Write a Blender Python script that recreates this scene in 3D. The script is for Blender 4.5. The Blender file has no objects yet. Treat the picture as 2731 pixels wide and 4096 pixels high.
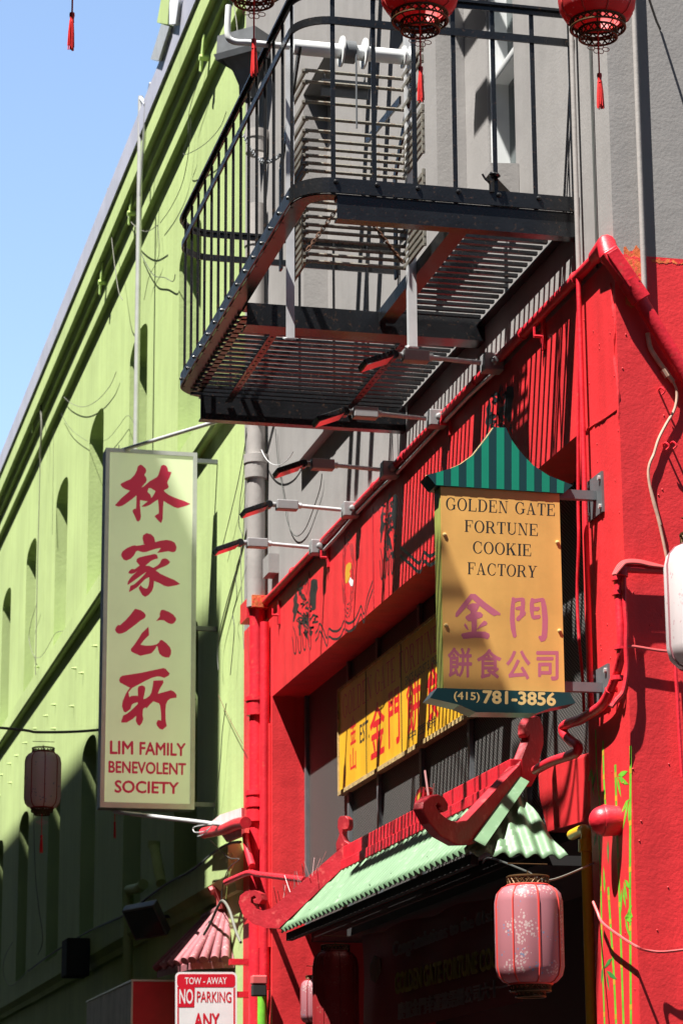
import bpy, bmesh, math, random
from mathutils import Vector as V, Matrix
from mathutils.geometry import tessellate_polygon
R_ = math.radians
random.seed(7)
SC = bpy.context.scene
COL = SC.collection

# ------------------------------------------------------------------ camera
CAM = V((-4.0, 0.0, 1.6))
FPX = 10377.24
th, ya, ro = R_(14.37728), R_(13.40947), R_(-0.37609)
FW = V((math.sin(ya)*math.cos(th), math.cos(ya)*math.cos(th), math.sin(th)))
r0 = V((math.cos(ya), -math.sin(ya), 0)); u0 = r0.cross(FW)
RT = r0*math.cos(ro) + u0*math.sin(ro); UP = u0*math.cos(ro) - r0*math.sin(ro)
cd = bpy.data.cameras.new('camera'); cam = bpy.data.objects.new('camera', cd); COL.objects.link(cam)
cam.matrix_world = Matrix(((RT.x, UP.x, -FW.x, CAM.x), (RT.y, UP.y, -FW.y, CAM.y), (RT.z, UP.z, -FW.z, CAM.z), (0, 0, 0, 1)))
cd.sensor_fit = 'VERTICAL'; cd.sensor_height = 36.0; cd.sensor_width = 24.0
cd.lens = FPX/4096*36
cd.clip_start = 0.1; cd.clip_end = 500
cd.dof.use_dof = True; cd.dof.focus_distance = 12.0; cd.dof.aperture_fstop = 9.0
SC.camera = cam

# ------------------------------------------------------------------ light
SUNL = V((1.0, 0.60, -2.36)).normalized()          # direction the light travels
sun_el = math.asin(-SUNL.z); sun_az = math.atan2(-SUNL.x, -SUNL.y)   # azimuth from +Y towards +X
W = bpy.data.worlds.new('World'); SC.world = W; W.use_nodes = True
nt = W.node_tree; nt.nodes.clear()
sk = nt.nodes.new('ShaderNodeTexSky'); sk.sky_type = 'NISHITA'; sk.sun_disc = False
sk.sun_elevation = sun_el; sk.sun_rotation = sun_az; sk.air_density = 1.0; sk.dust_density = 0.6; sk.ozone_density = 0.4
bg = nt.nodes.new('ShaderNodeBackground'); bg.inputs['Strength'].default_value = 0.05
wo = nt.nodes.new('ShaderNodeOutputWorld')
# hazy bright band low in the sky, deeper overhead
wc = nt.nodes.new('ShaderNodeTexCoord'); ws = nt.nodes.new('ShaderNodeSeparateXYZ'); nt.links.new(wc.outputs['Generated'], ws.inputs[0])
wm = nt.nodes.new('ShaderNodeMapRange'); wm.interpolation_type = 'SMOOTHSTEP'
wm.inputs['From Min'].default_value = .60; wm.inputs['From Max'].default_value = .85; wm.inputs['To Min'].default_value = 2.05; wm.inputs['To Max'].default_value = .30
nt.links.new(ws.outputs['Z'], wm.inputs['Value'])
# brightest away from the sun (down the alley), dimmer behind and to the sides
wd2 = nt.nodes.new('ShaderNodeMapRange'); wd2.interpolation_type = 'SMOOTHSTEP'
wd2.inputs['From Min'].default_value = .2; wd2.inputs['From Max'].default_value = .7; wd2.inputs['To Min'].default_value = .3; wd2.inputs['To Max'].default_value = 1.0
nt.links.new(ws.outputs['Y'], wd2.inputs['Value'])
wq = nt.nodes.new('ShaderNodeMath'); wq.operation = 'MULTIPLY'; nt.links.new(wm.outputs[0], wq.inputs[0]); nt.links.new(wd2.outputs[0], wq.inputs[1])
wx = nt.nodes.new('ShaderNodeVectorMath'); wx.operation = 'SCALE'; nt.links.new(sk.outputs[0], wx.inputs[0]); nt.links.new(wq.outputs[0], wx.inputs['Scale'])
nt.links.new(wx.outputs[0], bg.inputs[0]); nt.links.new(bg.outputs[0], wo.inputs[0])
sd = bpy.data.lights.new('sun', 'SUN'); sd.energy = 5.0; sd.angle = R_(0.53); sd.color = (1.0, 0.96, 0.90)
so = bpy.data.objects.new('sun', sd); COL.objects.link(so)
so.rotation_euler = SUNL.to_track_quat('-Z', 'Y').to_euler(); so.location = (-10, -5, 30)
SC.view_settings.view_transform = 'Standard'; SC.view_settings.look = 'None'
SC.view_settings.exposure = 1.42; SC.view_settings.gamma = 1.0

# ------------------------------------------------------------------ picture -> place
K = 1568/2731
def ray(p): return RT*(p[0]/K-1365.5) - UP*(p[1]/K-2048) + FW*FPX
def atX(p, x=0.0): d = ray(p); return CAM + d*((x-CAM.x)/d.x)
def atY(p, y): d = ray(p); return CAM + d*((y-CAM.y)/d.y)
def atZ(p, z): d = ray(p); return CAM + d*((z-CAM.z)/d.z)
def zq(x0, y0, s): return lambda a, b: ((x0+a/s)*K, (y0+b/s)*K)
zA = zq(0, 0, 1.568); zB = zq(700, 0, 1.4255); zC = zq(1600, 0, 1.3864); zE = zq(1600, 900, 1.3864); zF = zq(0, 1500, 1.568)
zG = zq(800, 1600, 1.4255); zH = zq(1600, 1650, 1.3864); zI = zq(0, 2800, 1.568); zJ = zq(900, 2700, 1.568); zK = zq(1700, 2700, 1.5209)
zL = zq(300, 3400, 1.568); zM = zq(900, 3400, 1.4255); zN = zq(700, 600, 2); zO = zq(700, 1200, 2); zP = zq(1400, 600, 2); zQ = zq(1400, 1200, 2)
zR = zq(900, 0, 2); zS = zq(1780, 2350, 3.4087); zT = zq(1720, 1690, 2.6133); zU = zq(1400, 2300, 1.568); zV = zq(1150, 2250, 2.6133)
zW = zq(2300, 2100, 2.94); zX = zq(400, 2920, 4.126)

# ------------------------------------------------------------------ mesh builder
class MB:
    def __init__(s): s.v = []; s.f = []
    def add(s, vs, fs):
        n = len(s.v); s.v += [V(v) for v in vs]; s.f += [tuple(i+n for i in f) for f in fs]; return s
    def box(s, a, b):
        x0, y0, z0 = [min(a[i], b[i]) for i in range(3)]; x1, y1, z1 = [max(a[i], b[i]) for i in range(3)]
        return s.add([(x0,y0,z0),(x1,y0,z0),(x1,y1,z0),(x0,y1,z0),(x0,y0,z1),(x1,y0,z1),(x1,y1,z1),(x0,y1,z1)],
                     [(0,3,2,1),(4,5,6,7),(0,1,5,4),(1,2,6,5),(2,3,7,6),(3,0,4,7)])
    def obox(s, c, ax, ay, az, h):
        c = V(c); ax, ay, az = V(ax).normalized()*h[0], V(ay).normalized()*h[1], V(az).normalized()*h[2]
        vs = [c+ax*i+ay*j+az*k for k in (-1,1) for i, j in ((-1,-1),(1,-1),(1,1),(-1,1))]
        return s.add(vs, [(0,3,2,1),(4,5,6,7),(0,1,5,4),(1,2,6,5),(2,3,7,6),(3,0,4,7)])
    def bar(s, a, b, w, h, up=(0,0,1)):
        a, b = V(a), V(b); d = (b-a); t = d.normalized(); u = V(up); sd_ = t.cross(u)
        if sd_.length < 1e-4: sd_ = t.cross(V((1,0,0)))
        sd_.normalize(); u = sd_.cross(t)
        return s.obox((a+b)/2, t, sd_, u, (d.length/2, w/2, h/2))
    def prism(s, poly, ext, holes=()):
        ext = V(ext); loops = [[V(p) for p in poly]] + [[V(p) for p in h] for h in holes]
        flat = [p for l in loops for p in l]; n = len(flat)
        tris = tessellate_polygon(loops)
        fs = []
        for t in tris:
            nrm = (flat[t[1]]-flat[t[0]]).cross(flat[t[2]]-flat[t[0]])
            t = tuple(t) if nrm.dot(ext) < 0 else tuple(reversed(t))
            fs.append(t); fs.append(tuple(i+n for i in reversed(t)))
        k = 0
        for l in loops:
            m = len(l)
            for i in range(m):
                a, b = k+i, k+(i+1) % m; fs.append((a, b, b+n, a+n))
            k += m
        return s.add(flat+[p+ext for p in flat], fs)
    def tube(s, path, r, n=8, closed=False, caps=True):
        path = [V(p) for p in path]; m = len(path); rs = r if isinstance(r, (list, tuple)) else [r]*m
        tans = []
        for i in range(m):
            a = path[i-1] if (i > 0 or closed) else path[i]; b = path[(i+1) % m] if (i < m-1 or closed) else path[i]
            tans.append((b-a).normalized())
        ref = V((0,0,1)) if abs(tans[0].z) < .9 else V((1,0,0))
        nn = (ref - tans[0]*ref.dot(tans[0])).normalized(); vs = []; fs = []
        for i in range(m):
            nn = (nn - tans[i]*nn.dot(tans[i])).normalized(); bb = tans[i].cross(nn)
            for j in range(n):
                a = 2*math.pi*j/n; vs.append(path[i] + (nn*math.cos(a)+bb*math.sin(a))*rs[i])
        for i in range(m if closed else m-1):
            for j in range(n):
                a = i*n+j; b = i*n+(j+1) % n; c = ((i+1) % m)*n; fs.append((a, b, c+(j+1) % n, c+j))
        if caps and not closed: fs.append(tuple(reversed(range(n)))); fs.append(tuple((m-1)*n+j for j in range(n)))
        return s.add(vs, fs)
    def cyl(s, a, b, r, n=12): return s.tube([a, b], r, n)
    def lathe(s, prof, c=(0,0,0), axis=(0,0,1), n=24, mod=None):
        c = V(c); az = V(axis).normalized(); ax = az.orthogonal().normalized() if abs(az.z) < .99 else V((1,0,0)); ay = az.cross(ax)
        vs = []; fs = []; m = len(prof)
        for (r, z) in prof:
            for j in range(n):
                a = 2*math.pi*j/n; q = r*(mod(a) if mod else 1); vs.append(c+az*z+(ax*math.cos(a)+ay*math.sin(a))*q)
        for i in range(m-1):
            for j in range(n): fs.append((i*n+j, i*n+(j+1) % n, (i+1)*n+(j+1) % n, (i+1)*n+j))
        return s.add(vs, fs)
    def sweep(s, path, prof):
        # path: list of (x,y); prof: closed list of (inward offset, z)
        m = len(path); vs = []; fs = []; k = len(prof); P2 = [V((p[0], p[1], 0)) for p in path]
        for i in range(m):
            a = P2[max(i-1, 0)]; b = P2[min(i+1, m-1)]; t = (b-a).normalized(); nrm = V((-t.y, t.x, 0))
            for (o, z) in prof: vs.append(P2[i]+nrm*o+V((0,0,z)))
        for i in range(m-1):
            for j in range(k): fs.append((i*k+j, i*k+(j+1) % k, (i+1)*k+(j+1) % k, (i+1)*k+j))
        fs.append(tuple(range(k))); fs.append(tuple((m-1)*k+j for j in reversed(range(k))))
        return s.add(vs, fs)
    def quad(s, a, b, c, d): return s.add([a, b, c, d], [(0,1,2,3)])
    def grid(s, fn, nu, nv):
        vs = [fn(i/nu, j/nv) for i in range(nu+1) for j in range(nv+1)]
        return s.add(vs, [(i*(nv+1)+j, (i+1)*(nv+1)+j, (i+1)*(nv+1)+j+1, i*(nv+1)+j+1) for i in range(nu) for j in range(nv)])

ORG = {}
def link(o): COL.objects.link(o); return o
def tag(o, label, cat, group=None, kind=None):
    if label: o['label'] = label
    if cat: o['category'] = cat
    if group: o['group'] = group
    if kind: o['kind'] = kind
    return o
def thing(name, label, cat, loc, group=None):
    o = link(bpy.data.objects.new(name, None)); o.location = V(loc); o.empty_display_size = .1
    ORG[o] = V(loc); return tag(o, label, cat, group)
def obj(name, mb, mat, parent=None, smooth=False, bevel=0, recalc=True):
    me = bpy.data.meshes.new(name); org = ORG[parent] if parent else V((0,0,0))
    me.from_pydata([tuple(v-org) for v in mb.v], [], mb.f)
    if recalc:
        bm = bmesh.new(); bm.from_mesh(me); bmesh.ops.recalc_face_normals(bm, faces=bm.faces); bm.to_mesh(me); bm.free()
    me.materials.append(mat)
    if smooth:
        for p in me.polygons: p.use_smooth = True
        try: me.set_sharp_from_angle(angle=R_(38))
        except Exception: pass
    o = link(bpy.data.objects.new(name, me))
    if parent: o.parent = parent; ORG[o] = org
    else: ORG[o] = V((0,0,0))
    if bevel:
        b = o.modifiers.new('bevel', 'BEVEL'); b.width = bevel; b.segments = 2; b.limit_method = 'ANGLE'
    return o
def solo(name, mb, mat, label, cat, group=None, smooth=False, kind=None, bevel=0):
    # a thing that is one mesh: origin moved to its lowest centre
    c = sum(mb.v, V((0,0,0)))/len(mb.v); c.z = min(v.z for v in mb.v)
    me = MB(); me.v = [v-c for v in mb.v]; me.f = mb.f
    o = obj(name, me, mat, None, smooth, bevel); o.location = c; ORG[o] = c
    return tag(o, label, cat, group, kind)
def copy_tree(o, parent=None):
    c = link(o.copy()); c.parent = parent
    if parent: c.matrix_parent_inverse = o.matrix_parent_inverse.copy()
    for ch in list(o.children): copy_tree(ch, c)
    return c

# ------------------------------------------------------------------ materials
def mat(name, col, rough=.6, metal=0.0, var=.12, vscale=3.0, bump=0.0, bscale=60.0, wear=None, wearamt=.5, spec=.5, streak=0.0, bdist=.01):
    m = bpy.data.materials.new(name); m.use_nodes = True; t = m.node_tree; N = t.nodes; L = t.links
    p = N['Principled BSDF']; p.inputs['Roughness'].default_value = rough; p.inputs['Metallic'].default_value = metal
    p.inputs['Specular IOR Level'].default_value = spec
    tc = N.new('ShaderNodeTexCoord'); geo = tc.outputs['Object']
    n1 = N.new('ShaderNodeTexNoise'); n1.inputs['Scale'].default_value = vscale; n1.inputs['Detail'].default_value = 6; n1.inputs['Roughness'].default_value = .6
    L.new(geo, n1.inputs['Vector'])
    mr = N.new('ShaderNodeMapRange'); mr.inputs['From Min'].default_value = .3; mr.inputs['From Max'].default_value = .7
    mr.inputs['To Min'].default_value = 1-var; mr.inputs['To Max'].default_value = 1+var*.6
    L.new(n1.outputs['Fac'], mr.inputs['Value'])
    mx = N.new('ShaderNodeMix'); mx.data_type = 'RGBA'; mx.blend_type = 'MULTIPLY'; mx.inputs['Factor'].default_value = 1
    mx.inputs['A'].default_value = (*col, 1); L.new(mr.outputs[0], mx.inputs['B'])
    out = mx.outputs['Result']
    if streak:
        mp = N.new('ShaderNodeMapping'); mp.inputs['Scale'].default_value = (7, 7, .35); L.new(geo, mp.inputs['Vector'])
        n4 = N.new('ShaderNodeTexNoise'); n4.inputs['Scale'].default_value = 1.0; n4.inputs['Detail'].default_value = 5; L.new(mp.outputs[0], n4.inputs['Vector'])
        m4 = N.new('ShaderNodeMapRange'); m4.inputs['From Min'].default_value = .42; m4.inputs['From Max'].default_value = .75
        m4.inputs['To Min'].default_value = 1; m4.inputs['To Max'].default_value = 1-streak; L.new(n4.outputs['Fac'], m4.inputs['Value'])
        x4 = N.new('ShaderNodeMix'); x4.data_type = 'RGBA'; x4.blend_type = 'MULTIPLY'; x4.inputs['Factor'].default_value = 1
        L.new(out, x4.inputs['A']); L.new(m4.outputs[0], x4.inputs['B']); out = x4.outputs['Result']
    if wear:
        n2 = N.new('ShaderNodeTexNoise'); n2.inputs['Scale'].default_value = vscale*4; n2.inputs['Detail'].default_value = 8; L.new(geo, n2.inputs['Vector'])
        m2 = N.new('ShaderNodeMapRange'); m2.inputs['From Min'].default_value = .62-.2*wearamt; m2.inputs['From Max'].default_value = .72-.2*wearamt
        L.new(n2.outputs['Fac'], m2.inputs['Value'])
        x2 = N.new('ShaderNodeMix'); x2.data_type = 'RGBA'; L.new(m2.outputs[0], x2.inputs['Factor']); L.new(out, x2.inputs['A']); x2.inputs['B'].default_value = (*wear, 1); out = x2.outputs['Result']
    L.new(out, p.inputs['Base Color'])
    if bump:
        n3 = N.new('ShaderNodeTexNoise'); n3.inputs['Scale'].default_value = bscale; n3.inputs['Detail'].default_value = 7; n3.inputs['Roughness'].default_value = .55; L.new(geo, n3.inputs['Vector'])
        n5 = N.new('ShaderNodeTexNoise'); n5.inputs['Scale'].default_value = bscale*.1; n5.inputs['Detail'].default_value = 3; L.new(geo, n5.inputs['Vector'])
        ad = N.new('ShaderNodeMath'); ad.operation = 'MULTIPLY_ADD'; ad.inputs[1].default_value = 2.2; L.new(n5.outputs['Fac'], ad.inputs[0]); L.new(n3.outputs['Fac'], ad.inputs[2])
        b = N.new('ShaderNodeBump'); b.inputs['Strength'].default_value = bump; b.inputs['Distance'].default_value = bdist
        L.new(ad.outputs[0], b.inputs['Height']); L.new(b.outputs[0], p.inputs['Normal'])
    return m
RED = (.72, .030, .036); GRN = (.43, .55, .22); GRY = (.295, .283, .275)
M = {}
M['red'] = mat('red_stucco', RED, .5, var=.12, vscale=2.2, bump=.19, bscale=70, streak=.26)
M['redp'] = mat('red_gloss_paint', (.66, .018, .034), .42, var=.2, vscale=6, bump=.2, bscale=50, wear=(.55,.05,.045), wearamt=.10)
M['redd'] = mat('red_trim_paint', (.40, .014, .024), .5, var=.3, vscale=5, bump=.3, bscale=40, wear=(.50,.06,.06), wearamt=.2)
M['green'] = mat('lime_stucco', GRN, .75, var=.15, vscale=.6, bump=.25, bscale=26, streak=.13)
M['greenp'] = mat('lime_gloss', (.5, .68, .2), .45, var=.1)
M['grey'] = mat('grey_stucco', GRY, .7, var=.1, vscale=1.4, bump=.16, bscale=60, streak=.1)
M['greyp'] = mat('grey_pipe_paint', (.33, .31, .295), .45, var=.12, vscale=5, bump=.15, bscale=40)
M['orange'] = mat('orange_primer', (.62, .14, .035), .7, var=.35, vscale=9, bump=.4, bscale=50, wear=RED, wearamt=.5)
M['flash'] = mat('zinc_flashing', (.56, .57, .68), .45, metal=.25, var=.15, vscale=2)
M['black'] = mat('black_enamel', (.011, .012, .014), .26, var=.3, vscale=12, bump=.12, bscale=70, spec=.5, wear=(.045, .028, .02), wearamt=.05)
M['rust'] = mat('rusty_iron', (.13, .055, .025), .8, var=.4, vscale=20, bump=.4, bscale=90)
M['galv'] = mat('galvanised_steel', (.62, .63, .64), .42, metal=.35, var=.15, vscale=9)
M['rung'] = mat('weathered_rung_steel', (.21, .20, .17), .5, metal=.3, var=.3, vscale=14, wear=(.13, .09, .06), wearamt=.4)
M['wpaint'] = mat('white_paint', (.72, .74, .74), .35, var=.06, vscale=5)
M['steel'] = mat('grey_steel', (.15, .16, .17), .45, metal=.3, var=.2, vscale=10)
M['alu'] = mat('aluminium_trim', (.55, .56, .55), .4, metal=.4, var=.12, vscale=8)
M['lampg'] = mat('cast_grey_lamp_body', (.33, .33, .335), .4, metal=.25, var=.12, vscale=12)
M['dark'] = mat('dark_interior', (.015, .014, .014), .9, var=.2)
M['glass'] = mat('window_glass', (.05, .07, .07), .06, var=.05, spec=.8)
M['screen'] = None
M['yel'] = mat('yellow_sign_face', (.78, .42, .022), .42, var=.14, vscale=3, streak=.18)
M['yeled'] = mat('worn_cream_edge', (.50, .36, .15), .7, var=.3, vscale=15, wear=(.12, .08, .05), wearamt=.4)
M['amber'] = mat('amber_sign_face', (.72, .40, .115), .35, var=.14, vscale=3.5, streak=.14)
M['ink'] = mat('black_lettering', (.014, .02, .022), .4, var=.1)
M['plum'] = mat('plum_vinyl', (.50, .135, .20), .3, var=.05)
M['crim'] = mat('crimson_lettering', (.62, .012, .02), .4, var=.1)
M['teal'] = mat('teal_sign_paint', (.010, .235, .145), .32, var=.1, vscale=4)
M['navy'] = mat('dark_green_sign_paint', (.010, .045, .05), .32, var=.1)
M['cream'] = mat('cream_lettering', (.70, .50, .20), .4, var=.05)
M['chart'] = mat('olive_sign_edge', (.33, .36, .08), .5, var=.2)
M['jade'] = mat('pale_green_roof_sheet', (.145, .25, .14), .5, var=.18, vscale=5, wear=(.22, .32, .21), wearamt=.12)
M['brass'] = mat('antique_brass', (.10, .05, .016), .5, metal=.5, var=.2, vscale=20)
M['bamb'] = mat('bamboo_green_paint', (.16, .50, .03), .55, var=.3, vscale=16)
M['bambd'] = mat('dark_leaf_paint', (.05, .24, .05), .55, var=.3, vscale=16)
M['bambj'] = mat('bamboo_joint_paint', (.55, .36, .03), .55, var=.2)
M['yellow'] = mat('yellow_pipe_paint', (.75, .42, .012), .4, var=.12, vscale=6)
M['white'] = mat('white_sign_enamel', (.78, .79, .80), .35, var=.08, vscale=8)
M['dull'] = mat('dull_white_panel', (.74, .66, .66), .6, var=.2, vscale=5, streak=.2)
M['signr'] = mat('sign_red', (.60, .012, .03), .35, var=.12, vscale=9)
M['pinkt'] = mat('faded_pink_tile', (.30, .095, .11), .65, var=.2, vscale=9, wear=(.46, .24, .235), wearamt=.15)
M['wire'] = mat('dark_wire', (.05, .055, .05), .6)
M['wireg'] = mat('grey_weathered_wire', (.15, .15, .125), .7)
M['wirepk'] = mat('painted_pink_wire', (.60, .10, .10), .5)
M['tan'] = mat('bare_conduit', (.55, .36, .27), .55, var=.25, vscale=30)
M['asph'] = mat('asphalt', (.04, .04, .04), .9, var=.2, vscale=2, bump=.4, bscale=80)
M['conc'] = mat('concrete', (.06, .058, .056), .85, var=.12, vscale=1.5)
M['across'] = mat('tan_render', (.075, .065, .058), .85, var=.2, vscale=1)
M['gold'] = mat('fortune_cookie_gold_paint', (.62, .33, .03), .5, var=.15, vscale=9)
M['spike'] = mat('clear_plastic_spikes', (.34, .16, .16), .4)
M['silk'] = mat('red_silk_tassel', (.62, .02, .02), .4, var=.3, vscale=60)
M['silkp'] = mat('scarlet_cord', (.66, .05, .04), .5)
M['knot'] = mat('peach_cord_knot', (.60, .36, .30), .6)

def stripes_mat():
    # perforated metal mesh: a dark panel with pale wires in a regular weave
    m = mat('woven_wire_screen', (.022, .022, .021), .6, metal=.2, var=.2, vscale=3); t = m.node_tree; N = t.nodes; L = t.links; p = N['Principled BSDF']
    tc = N.new('ShaderNodeTexCoord'); sp = N.new('ShaderNodeSeparateXYZ'); L.new(tc.outputs['Object'], sp.inputs[0])
    def s_(sock, f):
        a = N.new('ShaderNodeMath'); a.operation = 'MULTIPLY'; a.inputs[1].default_value = f; L.new(sock, a.inputs[0])
        b = N.new('ShaderNodeMath'); b.operation = 'SINE'; L.new(a.outputs[0], b.inputs[0]); return b.outputs[0]
    ad = N.new('ShaderNodeMath'); ad.operation = 'MULTIPLY'; L.new(s_(sp.outputs['Y'], 2*math.pi/.036), ad.inputs[0]); L.new(s_(sp.outputs['Z'], 2*math.pi/.022), ad.inputs[1])
    mr = N.new('ShaderNodeMapRange'); mr.inputs['From Min'].default_value = .0; mr.inputs['From Max'].default_value = .6; L.new(ad.outputs[0], mr.inputs['Value'])
    mx = N.new('ShaderNodeMix'); mx.data_type = 'RGBA'; L.new(mr.outputs[0], mx.inputs['Factor'])
    src = p.inputs['Base Color'].links[0].from_socket; L.new(src, mx.inputs['A']); mx.inputs['B'].default_value = (.22, .21, .20, 1)
    L.new(mx.outputs['Result'], p.inputs['Base Color']); return m
M['screen'] = stripes_mat()

def cloth(name, base, motif, leaf, trans=.35):
    m = bpy.data.materials.new(name); m.use_nodes = True; t = m.node_tree; N = t.nodes; L = t.links; p = N['Principled BSDF']; out = N['Material Output']
    tc = N.new('ShaderNodeTexCoord')
    def blob(scale, thr, mask_scale, mthr, seed):
        mp = N.new('ShaderNodeMapping'); mp.inputs['Location'].default_value = (seed, seed*2, seed*3); L.new(tc.outputs['Object'], mp.inputs['Vector'])
        vo = N.new('ShaderNodeTexVoronoi'); vo.inputs['Scale'].default_value = scale; L.new(mp.outputs[0], vo.inputs['Vector'])
        a = N.new('ShaderNodeMath'); a.operation = 'LESS_THAN'; a.inputs[1].default_value = thr; L.new(vo.outputs['Distance'], a.inputs[0])
        no = N.new('ShaderNodeTexNoise'); no.inputs['Scale'].default_value = mask_scale; L.new(mp.outputs[0], no.inputs['Vector'])
        b = N.new('ShaderNodeMath'); b.operation = 'GREATER_THAN'; b.inputs[1].default_value = mthr; L.new(no.outputs['Fac'], b.inputs[0])
        c = N.new('ShaderNodeMath'); c.operation = 'MULTIPLY'; L.new(a.outputs[0], c.inputs[0]); L.new(b.outputs[0], c.inputs[1]); return c.outputs[0]
    x1 = N.new('ShaderNodeMix'); x1.data_type = 'RGBA'; x1.inputs['A'].default_value = (*base, 1); x1.inputs['B'].default_value = (*motif, 1); L.new(blob(75, .42, 11, .56, 1.3), x1.inputs['Factor'])
    x2 = N.new('ShaderNodeMix'); x2.data_type = 'RGBA'; L.new(x1.outputs['Result'], x2.inputs['A']); x2.inputs['B'].default_value = (*leaf, 1); L.new(blob(48, .26, 13, .58, 5.1), x2.inputs['Factor'])
    L.new(x2.outputs['Result'], p.inputs['Base Color']); p.inputs['Roughness'].default_value = .5
    tr = N.new('ShaderNodeBsdfTranslucent'); L.new(x2.outputs['Result'], tr.inputs['Color'])
    ms = N.new('ShaderNodeMixShader'); ms.inputs[0].default_value = trans; L.new(p.outputs[0], ms.inputs[1]); L.new(tr.outputs[0], ms.inputs[2]); L.new(ms.outputs[0], out.inputs['Surface'])
    return m
M['pink'] = cloth('pink_satin_with_blossom', (.43, .165, .19), (.56, .40, .39), (.22, .23, .34), .25)
M['redcloth'] = cloth('red_satin_with_flowers', (.60, .045, .05), (.66, .22, .22), (.66, .30, .28), .35)
M['dusty'] = cloth('dusty_pink_satin', (.74, .55, .58), (.7, .58, .56), (.2, .24, .40), .5)
M['palecloth'] = cloth('pale_satin_with_characters', (.74, .66, .66), (.70, .52, .52), (.64, .46, .48), .25)
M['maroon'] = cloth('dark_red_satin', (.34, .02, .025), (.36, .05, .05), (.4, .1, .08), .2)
def glow_face(name, col, glow):
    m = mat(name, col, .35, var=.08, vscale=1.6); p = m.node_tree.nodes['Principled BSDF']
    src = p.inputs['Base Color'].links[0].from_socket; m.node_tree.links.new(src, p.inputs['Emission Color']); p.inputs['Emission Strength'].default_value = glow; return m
M['lim'] = glow_face('glow_lifted_pale_acrylic', (.60, .67, .42), .13)  # faint emission added to lift the sign face where it is in shade
M['limred'] = glow_face('glow_lifted_crimson_vinyl', (.46, .02, .06), .10)

# ------------------------------------------------------------------ lettering helpers
_txt = {}
def text_shape(body):
    key = body
    if key in _txt: return _txt[key]
    c = bpy.data.curves.new('lettering', 'FONT'); c.body = body; c.resolution_u = 3
    o = link(bpy.data.objects.new('lettering', c)); bpy.context.view_layer.update()
    me = bpy.data.meshes.new_from_object(o.evaluated_get(bpy.context.evaluated_depsgraph_get()))
    vs = [v.co.copy() for v in me.vertices]; fs = [tuple(p.vertices) for p in me.polygons]
    bpy.data.objects.remove(o); bpy.data.curves.remove(c); bpy.data.meshes.remove(me)
    x0 = min(v.x for v in vs); x1 = max(v.x for v in vs); y0 = min(v.y for v in vs); y1 = max(v.y for v in vs)
    _txt[key] = ([((v.x-x0)/(x1-x0), (v.y-y0)/(y1-y0)) for v in vs], fs, (x1-x0, y1-y0)); return _txt[key]
def put_text(mb, body, TL, TR, BR, BL, off, weight=0.0):
    uv, fs, em = text_shape(body)
    TL, TR, BR, BL, off = V(TL), V(TR), V(BR), V(BL), V(off)
    for k, (dx, dy) in enumerate(((0,0),(-1,0),(1,0),(0,-1),(0,1),(-.7,-.7),(.7,.7)) if weight else ((0,0),)):
        du, dv = dx*weight/em[0], dy*weight/em[1]
        mb.add([(BL*(1-u-du)+BR*(u+du))*(1-v-dv)+(TL*(1-u-du)+TR*(u+du))*(v+dv)+off*(1+.07*k) for u, v in uv], fs)
def px_text(mb, body, q, plane, off, weight=0.0): put_text(mb, body, *[plane(p) for p in q], off, weight)
def box_text(mb, body, bl, tr, plane, off, weight=0.0):
    # picture bounding box on a plane that faces the camera
    x0, y1 = bl; x1, y0 = tr
    put_text(mb, body, plane((x0, y0)), plane((x1, y0)), plane((x1, y1)), plane((x0, y1)), off, weight)

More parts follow.
